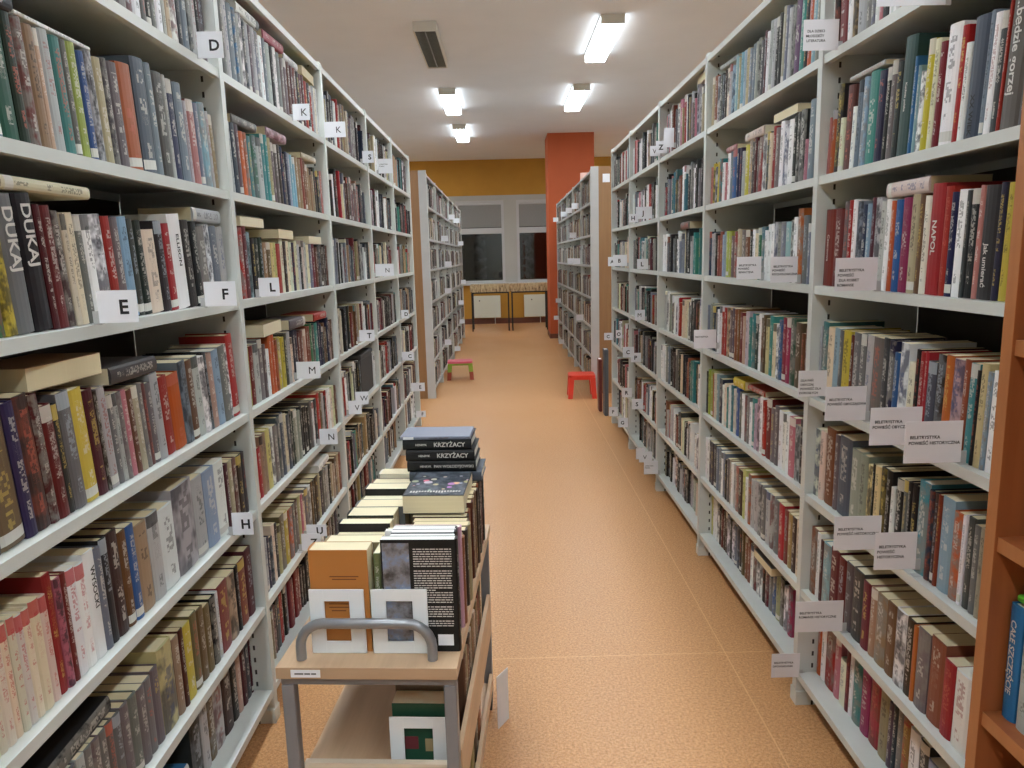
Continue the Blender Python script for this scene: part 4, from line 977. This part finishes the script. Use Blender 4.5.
# middle shelf
gb = cart_book(.148, .125, .05, .158, .124, 'fg', 'right', .300, 'green book with a picture cover on the trolley\'s middle shelf', .7, style=.5, lean=0)
o = gb['obj']; MB().box(.022, .055, .0252, .0255, .045, .075).build('cover_picture', mat('cream_shape', rgb(170, 150, 110), .6), o); MB().box(.07, .1, .0252, .0255, .05, .08).build('cover_spot', mat('maroon_shape', rgb(110, 44, 50), .6), o)
cart_book(.15, .185, .05, .178, .13, 'tn', 'right', .300, 'tan book with cream page edges behind the green one, middle shelf of the trolley', .6)
y = .235; i = 0
for c, T, H in (('br', .03, .186), ('tn', .034, .19), ('rb', .026, .175), ('db', .03, .19), ('be', .034, .188), ('br', .034, .192), ('tn', .03, .188), ('lp', .024, .19), ('br', .034, .196), ('tn', .03, .19), ('mr', .03, .196), ('db', .03, .196), ('br', .03, .198)):
    if y+T > .735: break
    cart_book(.168, y+T/2, T*.94, H, .135, c, 'right', .300, '%s book on the trolley\'s middle shelf, %s in the row' % (CN[c], NTH[i+2]), .5, lean=2, style=.5 if i % 2 else .7); y += T; i += 1
y = .10
for i, (c, T, H) in enumerate((('gy', .04, .15), ('lg', .03, .16), ('br', .05, .14), ('tn', .05, .17), ('db', .06, .15), ('rb', .05, .16))):
    cart_book(.1685, y+T/2, T, H, .14, c, 'right', .100, '%s book on the trolley\'s lowest shelf' % CN[c], .5); y += T+.03
pp = MB(); pp.box(-.001, .001, -.03, .03, 0, .17); o = pp.build('paper_sheet', M_['white_card'], None, CM @ Vector((.215, .70, .085)), CA+.12); tag(o, 'white sheet of paper standing beside the far right side of the trolley', 'paper')
o.rotation_euler = (0, 0, CA-.5); o.location.z = .001 

# ------------------------------------------------------------------ folders by the rack end
for x, y, T, h, m, lab in ((.864, 6.345, .035, .585, rgb(82, 88, 96), 'tall grey folder standing on the floor by the end of the right rack'), (.836, 6.53, .030, .475, rgb(96, 34, 32), 'maroon folder standing behind the tall grey one by the right rack')):
    t = thing('folder', lab, 'folder', (x, y, 0), R(-2), 'folders by the right rack')
    MB().bev(-T/2, T/2, 0, .05, 0, h, .006).build('cover', mat('folder_board', m, .45), t)
    MB().box(-T/2+.003, T/2-.003, .051, .155, .004, h-.006).build('sheets', M_['white_card'], t)
    MB().box(-T/2, -T/2+.002, .0505, .16, 0, h).build('board', mat('folder_side', m, .45), t)
    MB().box(T/2-.002, T/2, .0505, .16, 0, h).build('board', mat('folder_side', m, .45), t)
o = MB().box(-.001, .001, -.05, .05, 0, .07).build('paper_card', mat('pale_pink_card', rgb(232, 190, 176), .6), None, (.90, 8.3, ZTOP+.001), R(70)); tag(o, 'pale pink card standing on top of the farther right rack', 'card')

# ------------------------------------------------------------------ stools
def stool(name, label, loc, rot, w, d, h, top, leg_up, leg_lo, split=0):
    t = thing(name, label, 'stool', loc, rot, None)
    s = MB(); n = 6; r_ = .035; out = []
    for (cx, cy_, a0) in ((w/2-r_, d/2-r_, 0), (-w/2+r_, d/2-r_, 90), (-w/2+r_, -d/2+r_, 180), (w/2-r_, -d/2+r_, 270)):
        for k in range(n): a = R(a0+k*90/(n-1)); out.append((cx+r_*math.cos(a), cy_+r_*math.sin(a)))
    s.prism(out, h-.022, h-.004); s.prism([(x*.96, y*.96) for x, y in out], h-.004, h)
    s.build('seat', M_[top], t)
    a = MB()
    for x0, x1, y0, y1 in ((-w/2+.03, w/2-.03, -d/2+.012, -d/2+.02), (-w/2+.03, w/2-.03, d/2-.02, d/2-.012), (-w/2+.012, -w/2+.02, -d/2+.03, d/2-.03), (w/2-.02, w/2-.012, -d/2+.03, d/2-.03)):
        a.box(x0, x1, y0, y1, h-.046, h-.0225)
    a.build('apron', M_[leg_up], t)
    for sx in (-1, 1):
        for sy in (-1, 1):
            def L(z0, z1, m, par):
                def at(z): k = (h-z)/h; return sx*(w/2-.03+.018*k), sy*(d/2-.03+.018*k), .026-.004*k
                (xa, ya, ra), (xb, yb, rb2) = at(z0), at(z1)
                vs = [(xa-ra, ya-ra, z0), (xa+ra, ya-ra, z0), (xa+ra, ya+ra, z0), (xa-ra, ya+ra, z0), (xb-rb2, yb-rb2, z1), (xb+rb2, yb-rb2, z1), (xb+rb2, yb+rb2, z1), (xb-rb2, yb+rb2, z1)]
                return MB().add(vs, [(0, 3, 2, 1), (4, 5, 6, 7), (0, 1, 5, 4), (1, 2, 6, 5), (2, 3, 7, 6), (3, 0, 4, 7)]).build('leg' if par is t else 'leg_foot', M_[m], par)
            lg = L(split if split else 0, h-.0225, leg_up, t)
            if split: L(0, split-.0005, leg_lo, lg)
    return t
stool('stool', 'small red plastic stool in front of the farther right rack', (.742, 7.30, 0), R(-2), .262, .26, .232, 'red_plastic', 'red_plastic', 'red_plastic')
st2 = stool('stool', 'small stool with a pink seat and green and brown legs by the farther left rack', (-.548, 8.62, 0), R(3), .29, .23, .215, 'pink_plastic', 'green_plastic', 'maroon_plastic', .095)

# ------------------------------------------------------------------ tables and radiators under the windows
def table(x0, x1, lab):
    t = thing('table', lab, 'table', ((x0+x1)/2, 14.42, 0), 0, 'tables under the window'); w = (x1-x0)/2
    MB().bev(-w, w, -.24, .24, .745, .89, .004).build('tabletop', M_['zebra'], t)
    for sx in (-1, 1):
        for y in (-.225, .225): MB().box(sx*(w-.03)-.0125, sx*(w-.03)+.0125, y-.0125, y+.0125, 0, .7195).build('leg', M_['black'], t)
    f = MB(); f.box(-w+.02, w-.02, -.238, -.213, .72, .7445); f.box(-w+.02, w-.02, .213, .238, .72, .7445); f.build('frame', M_['black'], t)
table(-.66, .095, 'streaky brown table with black legs under the left window')
table(.105, .83, 'streaky brown table with black legs under the window beside the orange pillar')
def radiator(x0, x1, lab):
    t = thing('radiator', lab, 'radiator', ((x0+x1)/2, Y1-.06, 0), 0, 'radiators'); w = (x1-x0)/2
    m = MB(); m.bev(-w, w, -.045, .03, .135, .60, .006)
    n = int(w*2/.045)
    for k in range(n): m.box(-w+.02+k*(2*w-.04)/n, -w+.032+k*(2*w-.04)/n, -.0475, -.0452, .17, .565)
    m.build('panel', M_['radiator'], t)
    MB().cyl((w-.12, 0, .1275), .009, .012, 'z', 12).tube([(w-.12, 0, .12), (w-.12, 0, .0)], .008).build('pipe', M_['radiator'], t)
    MB().cyl((-w+.16, -.062, .50), .014, .03, 'y', 14).build('valve', M_['soft_ink'], t)
radiator(-.70, -.10, 'white panel radiator under the left window')
radiator(.40, .86, 'white panel radiator beside the orange pillar')
